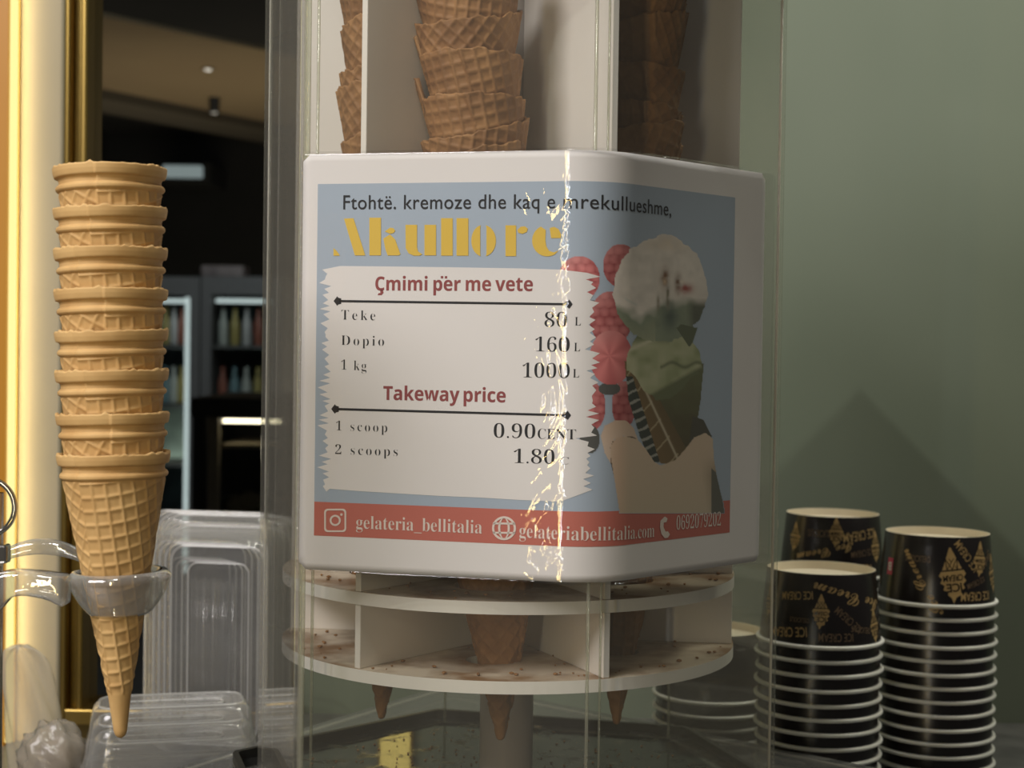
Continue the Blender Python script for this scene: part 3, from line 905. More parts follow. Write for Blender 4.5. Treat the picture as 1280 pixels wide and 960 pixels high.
sign = empty('price_sign', surf(0, -.1128, 0), label='white laminated ice cream price sign wrapped around the front of the acrylic dispenser', cat='sign')
SL0 = uv(376, 450)[0]; SR0 = uv(953, 460)[0]
VT, VB = .0972, -.1128
def sheet(name, u0, u1, v0, v1, d, th, mat, nu=90, nv=60, corner=.003, uvmap=False, ripple=None, parent=None):
    us = np.linspace(u0, u1, nu); vs = np.linspace(v0, v1, nv)
    g = []; f = []
    for layer in (d, d - th):
        for j, v in enumerate(vs):
            ins = 0.0
            e = min(v - v0, v1 - v)
            if e < corner: ins = corner - math.sqrt(max(0, corner ** 2 - (corner - e) ** 2))
            for i, u in enumerate(us):
                uu = min(max(u, u0 + ins), u1 - ins)
                dd = layer + (ripple(uu, v) if ripple else 0)
                g.append(surf(uu, v, dd))
    N = nu * nv
    for j in range(nv - 1):
        for i in range(nu - 1):
            a = j * nu + i
            f.append((a, a + 1, a + nu + 1, a + nu)); f.append((N + a, N + a + nu, N + a + nu + 1, N + a + 1))
    for j in range(nv - 1):
        for i in (0, nu - 1):
            a = j * nu + i; q_ = (a, a + nu, N + a + nu, N + a); f.append(q_ if i == 0 else q_[::-1])
    for i in range(nu - 1):
        for j in (0, nv - 1):
            a = j * nu + i; q_ = (a, N + a, N + a + 1, a + 1); f.append(q_ if j == 0 else q_[::-1])
    o = mk(name, g, f, mat, parent or sign, smooth=True)
    if uvmap:
        lay = o.data.uv_layers.new(name='paper')
        co = [(us[i], vs[j]) for _ in (0, 1) for j in range(nv) for i in range(nu)]
        for lp in o.data.loops: lay.data[lp.index].uv = co[lp.vertex_index]
    return o
sheet('paper', SL0, SR0, VB, VT, .0009, .0003, MAT['paper'])
D_BG, D_PIC, D_BR, D_TX, D_FILM = .00100, .00106, .00112, .00120, .00150
film_ripple = lambda u, v: .00018 * math.sin(u * 90 + v * 35) * math.sin(v * 55 - u * 20) + .0002
film = sheet('plastic_sleeve', SL0 - .0012, SR0 + .0085, VB - .0012, VT + .0012, D_FILM, .00008, MAT['sleeve'], 150, 100, uvmap=True, ripple=film_ripple)

def bend_poly(name, polys, d, mat, parent, cut=True, step=.0012, **k):
    """flat polygons given in paper (u, v) laid on the sheet; sliced so that they follow the bend"""
    bm = bmesh.new()
    for P in polys:
        vs = [bm.verts.new((a, b2, 0)) for a, b2 in P]
        try: bm.faces.new(vs)
        except ValueError: pass
    bm.normal_update(); bmesh.ops.triangulate(bm, faces=bm.faces[:])
    return bend_bm(name, bm, d, mat, parent, step, **k)
def bend_bm(name, bm, d, mat, parent, step=.0012, **k):
    xs = [v.co.x for v in bm.verts]
    if xs and min(xs) < U5:
        for x in np.arange(U5, min(xs), -step):
            bmesh.ops.bisect_plane(bm, geom=bm.verts[:] + bm.edges[:] + bm.faces[:], plane_co=(x, 0, 0), plane_no=(1, 0, 0), dist=1e-7)
    if xs and max(xs) > 0 and min(xs) < ARC:
        x = 0.0
        while x <= ARC + 1e-6:
            if min(xs) < x < max(xs):
                bmesh.ops.bisect_plane(bm, geom=bm.verts[:] + bm.edges[:] + bm.faces[:], plane_co=(x, 0, 0), plane_no=(1, 0, 0), dist=1e-7)
            x += step
    bm.verts.index_update(); bm.normal_update()
    v = [surf(q.co.x, q.co.y, d) for q in bm.verts]
    f = []
    for q in bm.faces:
        ids = [w.index for w in q.verts]
        f.append(ids if q.normal.z >= 0 else ids[::-1])
    bm.free()
    return mk(name, v, f, mat, parent, **k)
def pxpoly(pts): return [uv(a, b2) for a, b2 in pts]

# blue background and red band
def dense(pts, n=24):
    o = []
    for i in range(len(pts)):
        a, b2 = pts[i], pts[(i + 1) % len(pts)]
        for j in range(n): o.append((a[0] + (b2[0] - a[0]) * j / n, a[1] + (b2[1] - a[1]) * j / n))
    return o
uL = uv(395, 420)[0]; uR = uv(916, 450)[0]
vT_ = uv(480, 229)[1]; vB1 = uv(520, 632)[1]; vB2 = uv(520, 675)[1]
bg = bend_poly('blue_background', [[(uL, vT_), (uL, vB1), (uR, vB1), (uR, vT_)]], D_BG, MAT['ink_blue'], sign)
band = bend_poly('red_band', [[(uL, vB1), (uL, vB2), (uR, vB2), (uR, vB1)]], D_BG, MAT['ink_red'], sign)

# white brush-stroke panel with ragged ends
L = []; rr = random.Random(3)
y = 337
while y < 608:
    L.append((404 + rr.uniform(-8, 3) + (4 if y < 350 else 0), y)); y += rr.uniform(3, 7)
    L.append((406 + rr.uniform(0, 8), y)); y += rr.uniform(2, 5)
Rt = []
y = 612
Rt.append((700, 627))
while y > 345:
    o_ = 0 if y > 555 or y < 545 else -14
    Rt.append((744 + rr.uniform(-3, 7) + o_ - (6 if y > 560 else 0), y)); y -= rr.uniform(3, 6)
    Rt.append((737 + rr.uniform(-6, 4) + o_ - (5 if y > 560 else 0), y)); y -= rr.uniform(3, 7)
Rt += [(734, 341), (700, 337), (650, 335.5), (560, 334), (480, 333), (425, 332.5)]
bot = [(412, 611), (450, 614), (500, 617), (550, 620), (600, 622), (650, 625)]
brush = bend_poly('brush_stroke_panel', [pxpoly(L + bot + Rt)], D_BR, MAT['ink_white'], sign)


# ---- lettering
def bold_serif(s):
    o = ''
    for c in s:
        if 'A' <= c <= 'Z': o += chr(0x1D400 + ord(c) - 65)
        elif 'a' <= c <= 'z': o += chr(0x1D41A + ord(c) - 97)
        elif '0' <= c <= '9': o += chr(0x1D7CE + ord(c) - 48)
        else: o += c
    return o
def bold_sans(s):
    o = ''
    for c in s:
        if 'A' <= c <= 'Z': o += chr(0x1D5D4 + ord(c) - 65)
        elif 'a' <= c <= 'z': o += chr(0x1D5EE + ord(c) - 97)
        else: o += c
    return o
def script(s): return ''.join(chr(0x1D4D0 + ord(c) - 65) if 'A' <= c <= 'Z' else chr(0x1D4EA + ord(c) - 97) if 'a' <= c <= 'z' else c for c in s)
def text_bm(s, offset=0.0, spacing=1.0, word=1.0, res=6):
    """the word as a flat triangulated bmesh, left end at x=0, baseline y=0, unit size"""
    cu = bpy.data.curves.new('lettering', 'FONT'); cu.body = s; cu.size = 1.0
    cu.offset = offset; cu.space_character = spacing; cu.space_word = word; cu.resolution_u = res
    o = bpy.data.objects.new('lettering', cu); COL.objects.link(o)
    dg = bpy.context.evaluated_depsgraph_get(); dg.update()
    me = bpy.data.meshes.new_from_object(o.evaluated_get(dg))
    bm = bmesh.new(); bm.from_mesh(me)
    bpy.data.objects.remove(o); bpy.data.curves.remove(cu); bpy.data.meshes.remove(me)
    bmesh.ops.remove_doubles(bm, verts=bm.verts, dist=1e-5)
    return bm
def text(name, s, p0, p1, cap, mat, parent, offset=0.0, spacing=1.0, word=1.0, d=D_TX, capunit=None, extra=None):
    """fit between baseline pixels p0 and p1 with a cap height of cap pixels"""
    bm = text_bm(s, offset, spacing, word)
    xs = [v.co.x for v in bm.verts]; ys = [v.co.y for v in bm.verts]
    x0, x1 = min(xs), max(xs); yt = capunit or max(ys)
    if extra: extra(bm, x0, x1)
    (ua, va), (ub, vb) = uv(*p0), uv(*p1)
    ch = abs(uv(p0[0], p0[1] - cap)[1] - va)
    for v in bm.verts:
        t = (v.co.x - x0) / (x1 - x0)
        v.co = Vector((ua + (ub - ua) * t, va + (vb - va) * t + v.co.y / yt * ch, 0))
    bmesh.ops.triangulate(bm, faces=bm.faces[:])
    return bend_bm(name, bm, d, mat, parent)

text('slogan_lettering', 'Ftohtë. kremoze dhe kaq e mrekullueshme,', (429, 261.5), (839, 270), 17.5, MAT['ink_black'], sign, offset=.004, spacing=1.06, capunit=.69)
def fix_heading(bm, x0, x1):
    pass
t_h = text('heading_lettering', bold_sans('Cmimi') + ' ' + bold_sans('per') + ' ' + bold_sans('me vete'), (469, 363), (666, 363.8), 17.5, MAT['ink_maroon'], sign, offset=.006, word=.75, capunit=.73)
# cedilla and dieresis of the heading
bend_poly('accent_marks', [pxpoly(q_) for q_ in ([(475, 362), (478.5, 362), (479.5, 366), (477, 369), (472, 369), (473, 366.6), (475.5, 366)],
          [(551, 345), (554, 345), (554, 348), (551, 348)], [(556, 345.1), (559, 345.1), (559, 348.1), (556, 348.1)])], D_TX, MAT['ink_maroon'], sign)
text('heading_lettering', bold_sans('Takeway price'), (479, 499.7), (632, 503), 17.5, MAT['ink_maroon'], sign, offset=.006, word=.6, capunit=.73)
SO = -.015
for s, p0, p1, cap, sp_ in (('Teke', (426.5, 399.5), (469, 400.5), 12.5, 1.35), ('Dopio', (426.5, 431.3), (480, 432.5), 12.5, 1.3), ('1 kg', (426.5, 462), (458, 463.5), 12.5, 1.25),
                            ('1 scoop', (420, 538), (484, 540.3), 12, 1.3), ('2 scoops', (419, 567.6), (497, 570.2), 12, 1.3)):
    text('item_lettering', bold_serif(s), p0, p1, cap, MAT['ink_black'], sign, offset=SO, spacing=sp_, capunit=.69)
for s, p0, p1, cap in (('80', (680.5, 408.7), (709, 409), 18.5), ('160', (669, 439.4), (712, 440.2), 18.5), ('1000', (653, 472), (712, 473), 18.5),
                       ('0.90', (617, 547.2), (669, 548.3), 18), ('1.80', (642, 579), (693, 580.2), 18)):
    text('price_lettering', bold_serif(s), p0, p1, cap, MAT['ink_black'], sign, offset=SO, capunit=.69)
for s, p0, p1, cap in (('L', (718.5, 407), (726, 407), 11), ('L', (717.5, 439.2), (725, 439.2), 11), ('L', (716, 472), (724, 472), 11), ('CENT', (672, 548.5), (720, 549.5), 13), ('C', (700, 580.5), (711, 580.7), 9.5)):
    text('unit_lettering', bold_serif(s), p0, p1, cap, MAT['ink_black'], sign, offset=-.011, capunit=.69)
# the two rules with arrow ends
for (xa, ya, xb, yb) in ((418, 376.3, 715, 380.4), (415, 511.2, 713, 519.3)):
    def at(t, o_): return (xa + (xb - xa) * t, ya + (yb - ya) * t + o_)
    P = [[at(.02, -1.5), at(.02, 1.5), at(.98, 1.5), at(.98, -1.5)]]
    for t0, sg in ((0.0, 1), (1.0, -1)):
        w_ = sg / 297.0
        P.append([at(t0 - w_, 0), at(t0 + w_ * 3.5, -6), at(t0 + w_ * 5.0, -4.2), at(t0 + w_ * 8.5, -3.4), at(t0 + w_ * 8.5, 3.4), at(t0 + w_ * 5.0, 4.2), at(t0 + w_ * 3.5, 6)])
    bend_poly('rule_line', [pxpoly(q_) for q_ in P], D_TX, MAT['ink_black'], sign)

# big stencil title, drawn letter by letter (coordinates of a 3.368x enlargement)
def K(pts): return [(380 + a / 3.368, 240 + b2 / 3.368) for a, b2 in pts]
def arcp(cx, cy, rx, ry, a0, a1, n=14): return [(cx + rx * math.cos(math.radians(a0 + (a1 - a0) * i / n)), cy - ry * math.sin(math.radians(a0 + (a1 - a0) * i / n))) for i in range(n + 1)]
title = []
title += [K([(124, 236), (136, 246), (148, 262), (150, 268), (124, 268)])]
title += [K([(168, 112), (208, 110), (258, 267), (214, 267)])]
title += [K([(275, 108), (324, 108), (324, 267), (275, 267)])]
title += [K([(340, 166), (362, 150), (376, 152), (384, 162), (378, 172), (362, 176)]), K([(334, 196), (362, 178), (384, 200), (406, 262), (398, 267), (352, 267), (342, 240)])]
title += [K([(427, 138), (476, 138), (476, 232), (480, 250), (498, 262), (486, 268), (462, 268), (440, 258), (428, 236)]), K([(507, 138), (556, 138), (556, 267), (507, 267)])]
title += [K([(577, 110), (626, 110), (626, 268), (577, 268)]), K([(642, 110), (692, 110), (692, 268), (642, 268)])]
title += [K(arcp(752, 205, 48, 66, 100, 260) + [(742, 262), (742, 150)]), K(arcp(756, 205, 52, 66, 80, -80) + [(768, 262), (768, 150)])]
title += [K([(848, 140), (893, 140), (893, 270), (848, 270)]), K([(898, 160), (912, 146), (930, 144), (942, 154), (938, 168), (920, 176), (902, 172)])]
title += [K(arcp(1024, 205, 64, 66, 115, 300, 20) + [(1072, 246), (1052, 254), (1032, 248), (1020, 228), (1016, 200), (1018, 160)]), K([(1034, 152), (1052, 146), (1072, 156), (1082, 178), (1082, 194), (1040, 194)])]
bend_poly('title_lettering', [pxpoly(q_) for q_ in title], D_TX, MAT['ink_yellow'], sign)

# red band: icons and lettering
text('handle_lettering', bold_serif('gelateria_bellitalia'), (445, 660.5), (602.5, 667), 16.5, MAT['ink_cream'], sign, offset=-.008, capunit=.69)
text('web_lettering', bold_serif('gelateriabellitalia.com'), (649, 671.5), (818, 671.2), 17.5, MAT['ink_cream'], sign, offset=-.008, capunit=.69)
text('phone_lettering', bold_serif('0692079202'), (845.5, 662.5), (901, 657), 17.5, MAT['ink_cream'], sign, offset=-.010, capunit=.69)
def ringpoly(o, i):
    n_ = len(o); return [[o[k], o[(k + 1) % n_], i[(k + 1) % n_], i[k]] for k in range(n_)]
def rrect(cx, cy, w, h_, r, n=6):
    o = []
    for (sx, sy, a0) in ((1, 1, 0), (-1, 1, 90), (-1, -1, 180), (1, -1, 270)):
        for k in range(n + 1):
            a = math.radians(a0 + 90 * k / n); o.append((cx + sx * (w - r) + r * math.cos(a), cy + sy * (h_ - r) + r * math.sin(a)))
    return o
def circ(cx, cy, r, n=24, ry=None): return [(cx + r * math.cos(2 * math.pi * k / n), cy + (ry or r) * math.sin(2 * math.pi * k / n)) for k in range(n)]
ic = ringpoly(rrect(419, 650.5, 13.8, 14.6, 4.5), rrect(419, 650.5, 11.6, 12.4, 3.2)) + ringpoly(circ(419, 650.5, 7), circ(419, 650.5, 4.6)) + [circ(426.8, 643.2, 1.6, 10)]
bend_poly('camera_icon', [pxpoly(q_) for q_ in ic], D_TX, MAT['ink_cream'], sign)
gi = ringpoly(circ(630, 660.3, 15), circ(630, 660.3, 12.2)) + ringpoly(circ(630, 660.3, 7.4, 24, 13), circ(630, 660.3, 4.6, 24, 12.6))
gi += [[(616, 653), (644, 653.4), (644, 655.8), (616, 655.4)], [(616, 664.6), (644, 665), (644, 667.4), (616, 667)]]
bend_poly('globe_icon', [pxpoly(q_) for q_ in gi], D_TX, MAT['ink_cream'], sign)
ph_ = [(831, 645.5), (834.5, 648), (833.2, 652.5), (829.6, 653.4), (829.4, 659), (832, 664.6), (835, 664), (837.4, 668), (835, 672), (831, 672.8), (826.8, 667.5), (825, 659), (825.6, 651)]
bend_poly('phone_icon', [pxpoly(ph_)], D_TX, MAT['ink_cream'], sign)

# ---- printed picture of a cone, berries and a hand: a print, its colours are ink
def inpoly(X, Yy, poly):
    m_ = np.zeros(X.shape, bool); n_ = len(poly); j = n_ - 1
    for i in range(n_):
        xi, yi = poly[i]; xj, yj = poly[j]
        cnd = ((yi > Yy) != (yj > Yy)) & (X < (xj - xi) * (Yy - yi) / (yj - yi + 1e-9) + xi)
        m_ ^= cnd; j = i
    return m_
def vnoise(X, Yy, s, seed):
    rs = np.random.RandomState(seed); T = rs.rand(64, 64)
    x, y = X / s, Yy / s; xi, yi = np.floor(x).astype(int), np.floor(y).astype(int); fx, fy = x - xi, y - yi
    fx, fy = fx * fx * (3 - 2 * fx), fy * fy * (3 - 2 * fy)
    a = T[xi % 64, yi % 64]; b2 = T[(xi + 1) % 64, yi % 64]; c = T[xi % 64, (yi + 1) % 64]; d = T[(xi + 1) % 64, (yi + 1) % 64]
    return (a * (1 - fx) + b2 * fx) * (1 - fy) + (c * (1 - fx) + d * fx) * fy
gx = np.arange(698, 912.01, 1.0); gy = np.arange(286, 642.01, 1.0)
X, Yy = np.meshgrid(gx, gy)
IMG = np.zeros(X.shape + (3,)); IMG[:] = (.395, .47, .555); AL = np.zeros(X.shape, bool)
n1 = vnoise(X, Yy, 9, 1); n2 = vnoise(X, Yy, 4, 2); n3 = vnoise(X, Yy, 22, 3)
def put(mask, col, soft=None):
    col = np.broadcast_to(np.asarray(col, float), X.shape + (3,))
    IMG[mask] = col[mask]; AL[mask] = True
def mixc(a, b2, t): t = np.clip(t, 0, 1)[..., None]; return np.asarray(a) * (1 - t) + np.asarray(b2) * t
# berries
for (cx, cy, rx, ry, lt, star) in ((724, 348, 26, 28, 1.1, 0), (776, 332, 22, 27, .85, 0), (742, 384, 8, 9, .1, 2), (764, 398, 27, 34, .9, 0), (741, 508, 16, 30, .95, 0), (780, 506, 15, 30, .8, 0), (762, 486, 14, 8, .1, 2), (737, 549, 13, 18, .12, 2), (764, 447, 27, 34, 1.25, 1)):
    dx, dy = (X - cx) / rx, (Yy - cy) / ry; rr2 = dx * dx + dy * dy
    mk_ = rr2 < 1
    if star == 2: put(mk_, (.10, .10, .09)); continue
    if star == 1:
        ang_ = np.arctan2(Yy - 445, X - 762); lob = .5 + .5 * np.cos(ang_ * 6 + .4)
        sh = .60 + .4 * lob - .25 * rr2
    else:
        qx, qy = (X + (np.floor(Yy / 11) % 2) * 6) / 12 % 1 - .5, Yy / 11 % 1 - .5
        sh = 1.0 - 1.5 * (qx * qx + qy * qy) - .25 * rr2 + .5 * (n1 - .5) + .25 * (n2 - .5)
    c = mixc((.30, .045, .05), (.66, .22, .21), sh * .9) * lt
    c = mixc(c, (.72, .36, .33), np.clip(-dx * .3 - dy * .5 - .15, 0, 1) * lt)
    put(mk_, np.clip(c, 0, .85))
# cone of the picture
cone = [(781, 452), (800, 448), (880, 455), (876, 500), (868, 552), (852, 572), (832, 580), (812, 576), (800, 545), (786, 500)]
mc = inpoly(X, Yy, cone)
cc = mixc((.21, .14, .06), (.13, .10, .045), (X - 790 - (Yy - 470) * .35) / 50)
lw = np.exp(-(((X - 784 - (Yy - 455) * .46 + 1.5 * n2) / 1.7) ** 2)); l2 = np.abs(((X * .7 + Yy * .62) / 21) % 1 - .5) > .455
strip = (X < 795 + (Yy - 460) * .50) & (X > 781 + (Yy - 460) * .30)
cc = np.where((strip & l2)[..., None], (.42, .34, .20), cc)
cc = mixc(cc, (.55, .48, .34), np.exp(-(((X - 794 - (Yy - 460) * .47) / 1.6) ** 2)))
dk = (X < 783 + (Yy - 455) * .32 + 3) & (Yy > 470)
cc = np.where(dk[..., None], np.where((((Yy + X * .4) / 13 + .3 * n1) % 1 < .28)[..., None], (.36, .36, .31), (.05, .06, .045)), cc)
put(mc, cc)
put(mc & (X > 800 + (Yy - 455) * .55), mixc((.15, .16, .075), (.10, .085, .04), (Yy - 470) / 80 + .3 * (n1 - .5)))
# lower scoop
sc2 = [(783, 462), (786, 440), (796, 420), (815, 412), (838, 413), (848, 408), (862, 424), (872, 436), (879, 462), (866, 470), (850, 488), (838, 498), (824, 501), (806, 488), (795, 470)]
ms = inpoly(X + 3 * (n1 - .5), Yy + 3 * (n2 - .5), sc2)
c2_ = mixc((.30, .34, .17), (.56, .56, .36), .35 + .9 * (n1 - .35) + .25 * (n3 - .5))
c2_ = mixc(c2_, (.17, .20, .10), np.clip((432 - Yy) / 10, 0, 1) * (X < 838))
c2_ = mixc(c2_, (.60, .58, .40), np.exp(-(((Yy - 436 + (X - 790) * .42 - 0) / 3.0) ** 2)) * (X < 832))
c2_ = mixc(c2_, (.14, .16, .08), np.exp(-(((Yy - 456 - 3 * np.sin(X * .2)) / 2.5) ** 2)) * (X > 825) * .8)
c2_ = mixc(c2_, (.16, .18, .09), np.clip((Yy - 470 - (850 - X) * .55) / 6, 0, 1))
put(ms, c2_)
# upper scoop
dx, dy = (X - 826) / 58, (Yy - 362) / 66
mu_ = (dx * dx + dy * dy + .16 * (n1 - .5) + .10 * (n2 - .5) - .10 * np.exp(-((X - 838) / 22) ** 2) * (Yy < 330) < 1) & (Yy < 428 - .0 * X)
low = Yy - (378 + 10 * np.sin((X - 770) * .06) + 14 * (n1 - .5) - np.clip((X - 850) * .1, 0, 6))
c1_ = mixc((.74, .68, .60), (.25, .29, .20), low / 14)
c1_ = mixc(c1_, (.36, .38, .25), np.clip(low / 30 - .5, 0, 1) * (X < 820))
c1_ = mixc(c1_, (.10, .13, .10), np.exp(-(((X - 838) / 10) ** 2 + ((Yy - 396) / 18) ** 2)))
c1_ = mixc(c1_, (.12, .13, .09), np.clip((X - 858) / 10, 0, 1) * np.clip((Yy - 372) / 12, 0, 1))
for (qx, qy, w1, w2, col_) in ((831, 348, 5, 13, (.20, .10, .05)), (848, 355, 4, 11, (.16, .09, .05)), (858, 361, 8, 6, (.36, .10, .08)), (831, 352, 2.5, 4, (.62, .45, .30)), (852, 352, 2.5, 3, (.7, .62, .52)), (835, 370, 2, 14, (.2, .18, .12)), (823, 378, 2, 9, (.25, .22, .15))):
    c1_ = mixc(c1_, col_, np.exp(-(((X - qx) / w1) ** 2 + ((Yy - qy) / w2) ** 2)) * (.55 + .9 * n2))
c1_ = mixc(c1_, (.70, .60, .47), np.exp(-(((X - 835) / 26) ** 2 + ((Yy - 305) / 9) ** 2)) * (.3 + .7 * n2))
c1_ = mixc(c1_, (.62, .62, .56), np.exp(-(((Yy - 378 - (X - 790) * .55) / 1.3) ** 2)) * ((X > 781) & (X < 797)))
c1_ = c1_ * (.88 + .16 * n1 + .08 * n2)[..., None]
put(mu_, c1_)
put(inpoly(X, Yy, [(846, 410), (852, 405), (872, 410), (866, 428), (862, 434)]), (.12, .14, .08))
# hand
hand = [(764, 572), (763, 558), (770, 548), (780, 545), (797, 549), (808, 562), (818, 577), (826, 582), (845, 575), (858, 560), (868, 547), (882, 541), (891, 548), (893, 575), (898, 605), (906, 642), (775, 642), (770, 610)]
thumb = [(751, 545), (756, 532), (768, 526), (783, 526), (792, 534), (798, 550), (780, 545), (768, 549), (763, 560), (764, 580), (756, 566)]
hc = mixc((.66, .52, .38), (.60, .50, .36), (Yy - 560) / 80)
hc = mixc(hc, (.34, .27, .18), np.clip((X - 872 - (Yy - 560) * .15) / 18, 0, 1) * np.clip((Yy - 570) / 25, 0, 1))
hc = mixc(hc, (.58, .38, .26), np.exp(-(((X - 772) / 12) ** 2)) * .5)
put(inpoly(X, Yy, thumb), mixc((.62, .46, .34), (.68, .53, .41), (Yy - 530) / 25))
put(inpoly(X, Yy, [(862, 553), (866, 520), (880, 525), (890, 545), (884, 552), (870, 560)]), (.09, .085, .06))
put(inpoly(X, Yy, [(763, 560), (766, 552), (775, 547), (790, 545), (797, 549), (780, 548.5), (769, 553), (766, 566), (768, 590), (775, 615), (770, 605), (764, 580)]), (.16, .11, .08))
put(inpoly(X, Yy, hand), hc)
put(inpoly(X, Yy, [(890, 585), (895, 590), (904, 628), (906, 642), (890, 642)]), (.14, .14, .11))
nx_, ny_ = len(gx), len(gy)
vv = [];
for yv in gy:
    for xv in gx:
        a, b2 = uv(xv, yv); vv.append(surf(a, b2, D_PIC))
keep = AL[:-1, :-1] | AL[1:, :-1] | AL[:-1, 1:] | AL[1:, 1:]
ff = [(j * nx_ + i, (j + 1) * nx_ + i, (j + 1) * nx_ + i + 1, j * nx_ + i + 1) for j in range(ny_ - 1) for i in range(nx_ - 1) if keep[j, i] and gy[j] < 641.5]
pic = mk('printed_picture', vv, ff, MAT['photo'], sign, smooth=True, label='printed picture of a scooped cone, pink berries and a hand')
ca = pic.data.color_attributes.new('print', 'FLOAT_COLOR', 'POINT')
ca.data.foreach_set('color', np.concatenate([IMG.reshape(-1, 3), np.ones((IMG.shape[0] * IMG.shape[1], 1))], 1).astype(np.float32).ravel())
# the band covers the bottom of the picture
del vv, ff

# ------------------------------------------------------------------ paper cups
CH, CRB, CRT, CP = .050, .0418, .0372, .0098
def cone_map(g2, R0, ang0, z0, flip=True, off=.00018):
    """lay a flat (x, y) drawing on the cup wall; drawing is upside down because the cup is"""
    out = []
    for x, y in g2:
        if flip: x, y = -x, -y
        z = z0 + y
        r = CRB + (CRT - CRB) * (z / CH) + off
        a = ang0 + x / .040
        out.append((r * math.sin(a), -r * math.cos(a), z))
    return out
def cup_parts(root, prints, tilt=0):
    wall = [(CRB, .0015), (CRT, CH), (CRT - .0004, CH + .0002), (CRT - .0008, CH), (CRT - .0012, CH - .005), (CRB - .0006, .0015)]
    G().lathe([wall[0], wall[1]] + [(CRT - .0002, CH + .0002)] + [(CRB - .0006, .0015)][:0], 72).mk('cup_wall', MAT['cupblack'], root, smooth=True, local=True)
    G().lathe([(CRT - .0002, CH + .0002), (CRT - .0009, CH + .0002), (CRT - .0014, CH - .0055), (0, CH - .0055)], 72).mk('cup_bottom', MAT['cupcream'], root, smooth=False, local=True)
    lip = [(CRB + .0008 + .0015 * math.cos(t), .0015 + .0015 * math.sin(t)) for t in np.linspace(0, 2 * np.pi, 12, endpoint=False)]
    G().lathe(lip, 72, closed=True).mk('cup_lip', MAT['cupwhite'], root, smooth=True, local=True)
    if not prints: return
    def dec_text(s, ang, z, h_, mat, rot=0.0, sx=1.0, name='lettering'):
        bm = text_bm(s, .004, 1.0, 1.0, 3)
        xs = [v.co.x for v in bm.verts]; ys = [v.co.y for v in bm.verts]
        cx, cy = (min(xs) + max(xs)) / 2, (min(ys) + max(ys)) / 2; k = h_ / (max(ys) - min(ys) + 1e-6)
        bmesh.ops.triangulate(bm, faces=bm.faces[:]); bm.verts.index_update()
        pts = []
        for v in bm.verts:
            x, y = (v.co.x - cx) * k * sx, (v.co.y - cy) * k
            pts.append((x * math.cos(rot) - y * math.sin(rot), x * math.sin(rot) + y * math.cos(rot)))
        mk(name, cone_map(pts, CRB, ang, z), [[q.index for q in f.verts] for f in bm.faces], mat, root, local=True); bm.free()
    def emblem(ang, z, h_, rot=0.0):
        # soft-ice swirl over a cone, with lettering cut in dark
        sw = [(-.30, -.02), (-.36, .08), (-.28, .16), (-.34, .26), (-.24, .34), (-.28, .44), (-.16, .50), (-.16, .60), (-.02, .66), (.06, .80), (.10, .66), (.18, .58), (.16, .50), (.28, .44), (.24, .34), (.34, .26), (.28, .16), (.36, .08), (.30, -.02)]
        body = [(-.26, -.06), (.26, -.06), (.02, -.62), (-.02, -.62)]
        def tf(P): return [((x * math.cos(rot) - y * math.sin(rot)) * h_ / 1.45, (x * math.sin(rot) + y * math.cos(rot)) * h_ / 1.45) for x, y in P]
        bm = bmesh.new()
        for P in (sw, body): bm.faces.new([bm.verts.new((a, b2, 0)) for a, b2 in tf(P)])
        bm.normal_update(); bmesh.ops.triangulate(bm, faces=bm.faces[:])
        for x in np.arange(-.02, .02, .0015):
            bmesh.ops.bisect_plane(bm, geom=bm.verts[:] + bm.edges[:] + bm.faces[:], plane_co=(x, 0, 0), plane_no=(1, 0, 0), dist=1e-7)
        bm.verts.index_update()
        e = mk('cone_emblem', cone_map([(v.co.x, v.co.y) for v in bm.verts], CRB, ang, z), [[q.index for q in f.verts] for f in bm.faces], MAT['gold'], root, local=True); bm.free()
        lines = []
        for k in (-.14, 0, .14):
            lines.append([(k - .012, -.06), (k + .012, -.06), (k * .3 + .15 + .012 - abs(k) * .3, -.34), (k * .3 + .15 - .012 - abs(k) * .3, -.34)])
            lines.append([(k - .012, -.06), (k + .012, -.06), (k * .3 - .15 + .012 + abs(k) * .3, -.34), (k * .3 - .15 - .012 + abs(k) * .3, -.34)])
        v, f = [], []
        for P in lines:
            n_ = len(v); v += cone_map(tf(P), CRB, ang, z, off=.00030); f.append(tuple(range(n_, n_ + 4)))
        mk('waffle_lines', v, f, MAT['cupblack'], e, local=True)
        for s, yy, hh in (('ICE', .30, .22), ('CREAM', .08, .17)):
            bm = text_bm(s, .02, .95, 1, 3); xs = [q.co.x for q in bm.verts]; ys = [q.co.y for q in bm.verts]
            k = hh / (max(ys) - min(ys)); cx = (min(xs) + max(xs)) / 2
            sxx = min(1.0, .52 / ((max(xs) - min(xs)) * k))
            bmesh.ops.triangulate(bm, faces=bm.faces[:]); bm.verts.index_update()
            P = [((q.co.x - cx) * k * sxx, yy + q.co.y * k) for q in bm.verts]
            mk('lettering', cone_map(tf(P), CRB, ang, z, off=.00030), [[w.index for w in q.verts] for q in bm.faces], MAT['cupblack'], e, local=True); bm.free()
    for kind, s, ang, z, h_, rot, mt in prints:
        if kind == 'E': emblem(ang, z, h_, rot)
        elif kind == 'S': dec_text(script(s), ang, z, h_, MAT[mt], rot)
        else: dec_text(s, ang, z, h_, MAT[mt], rot, .62)


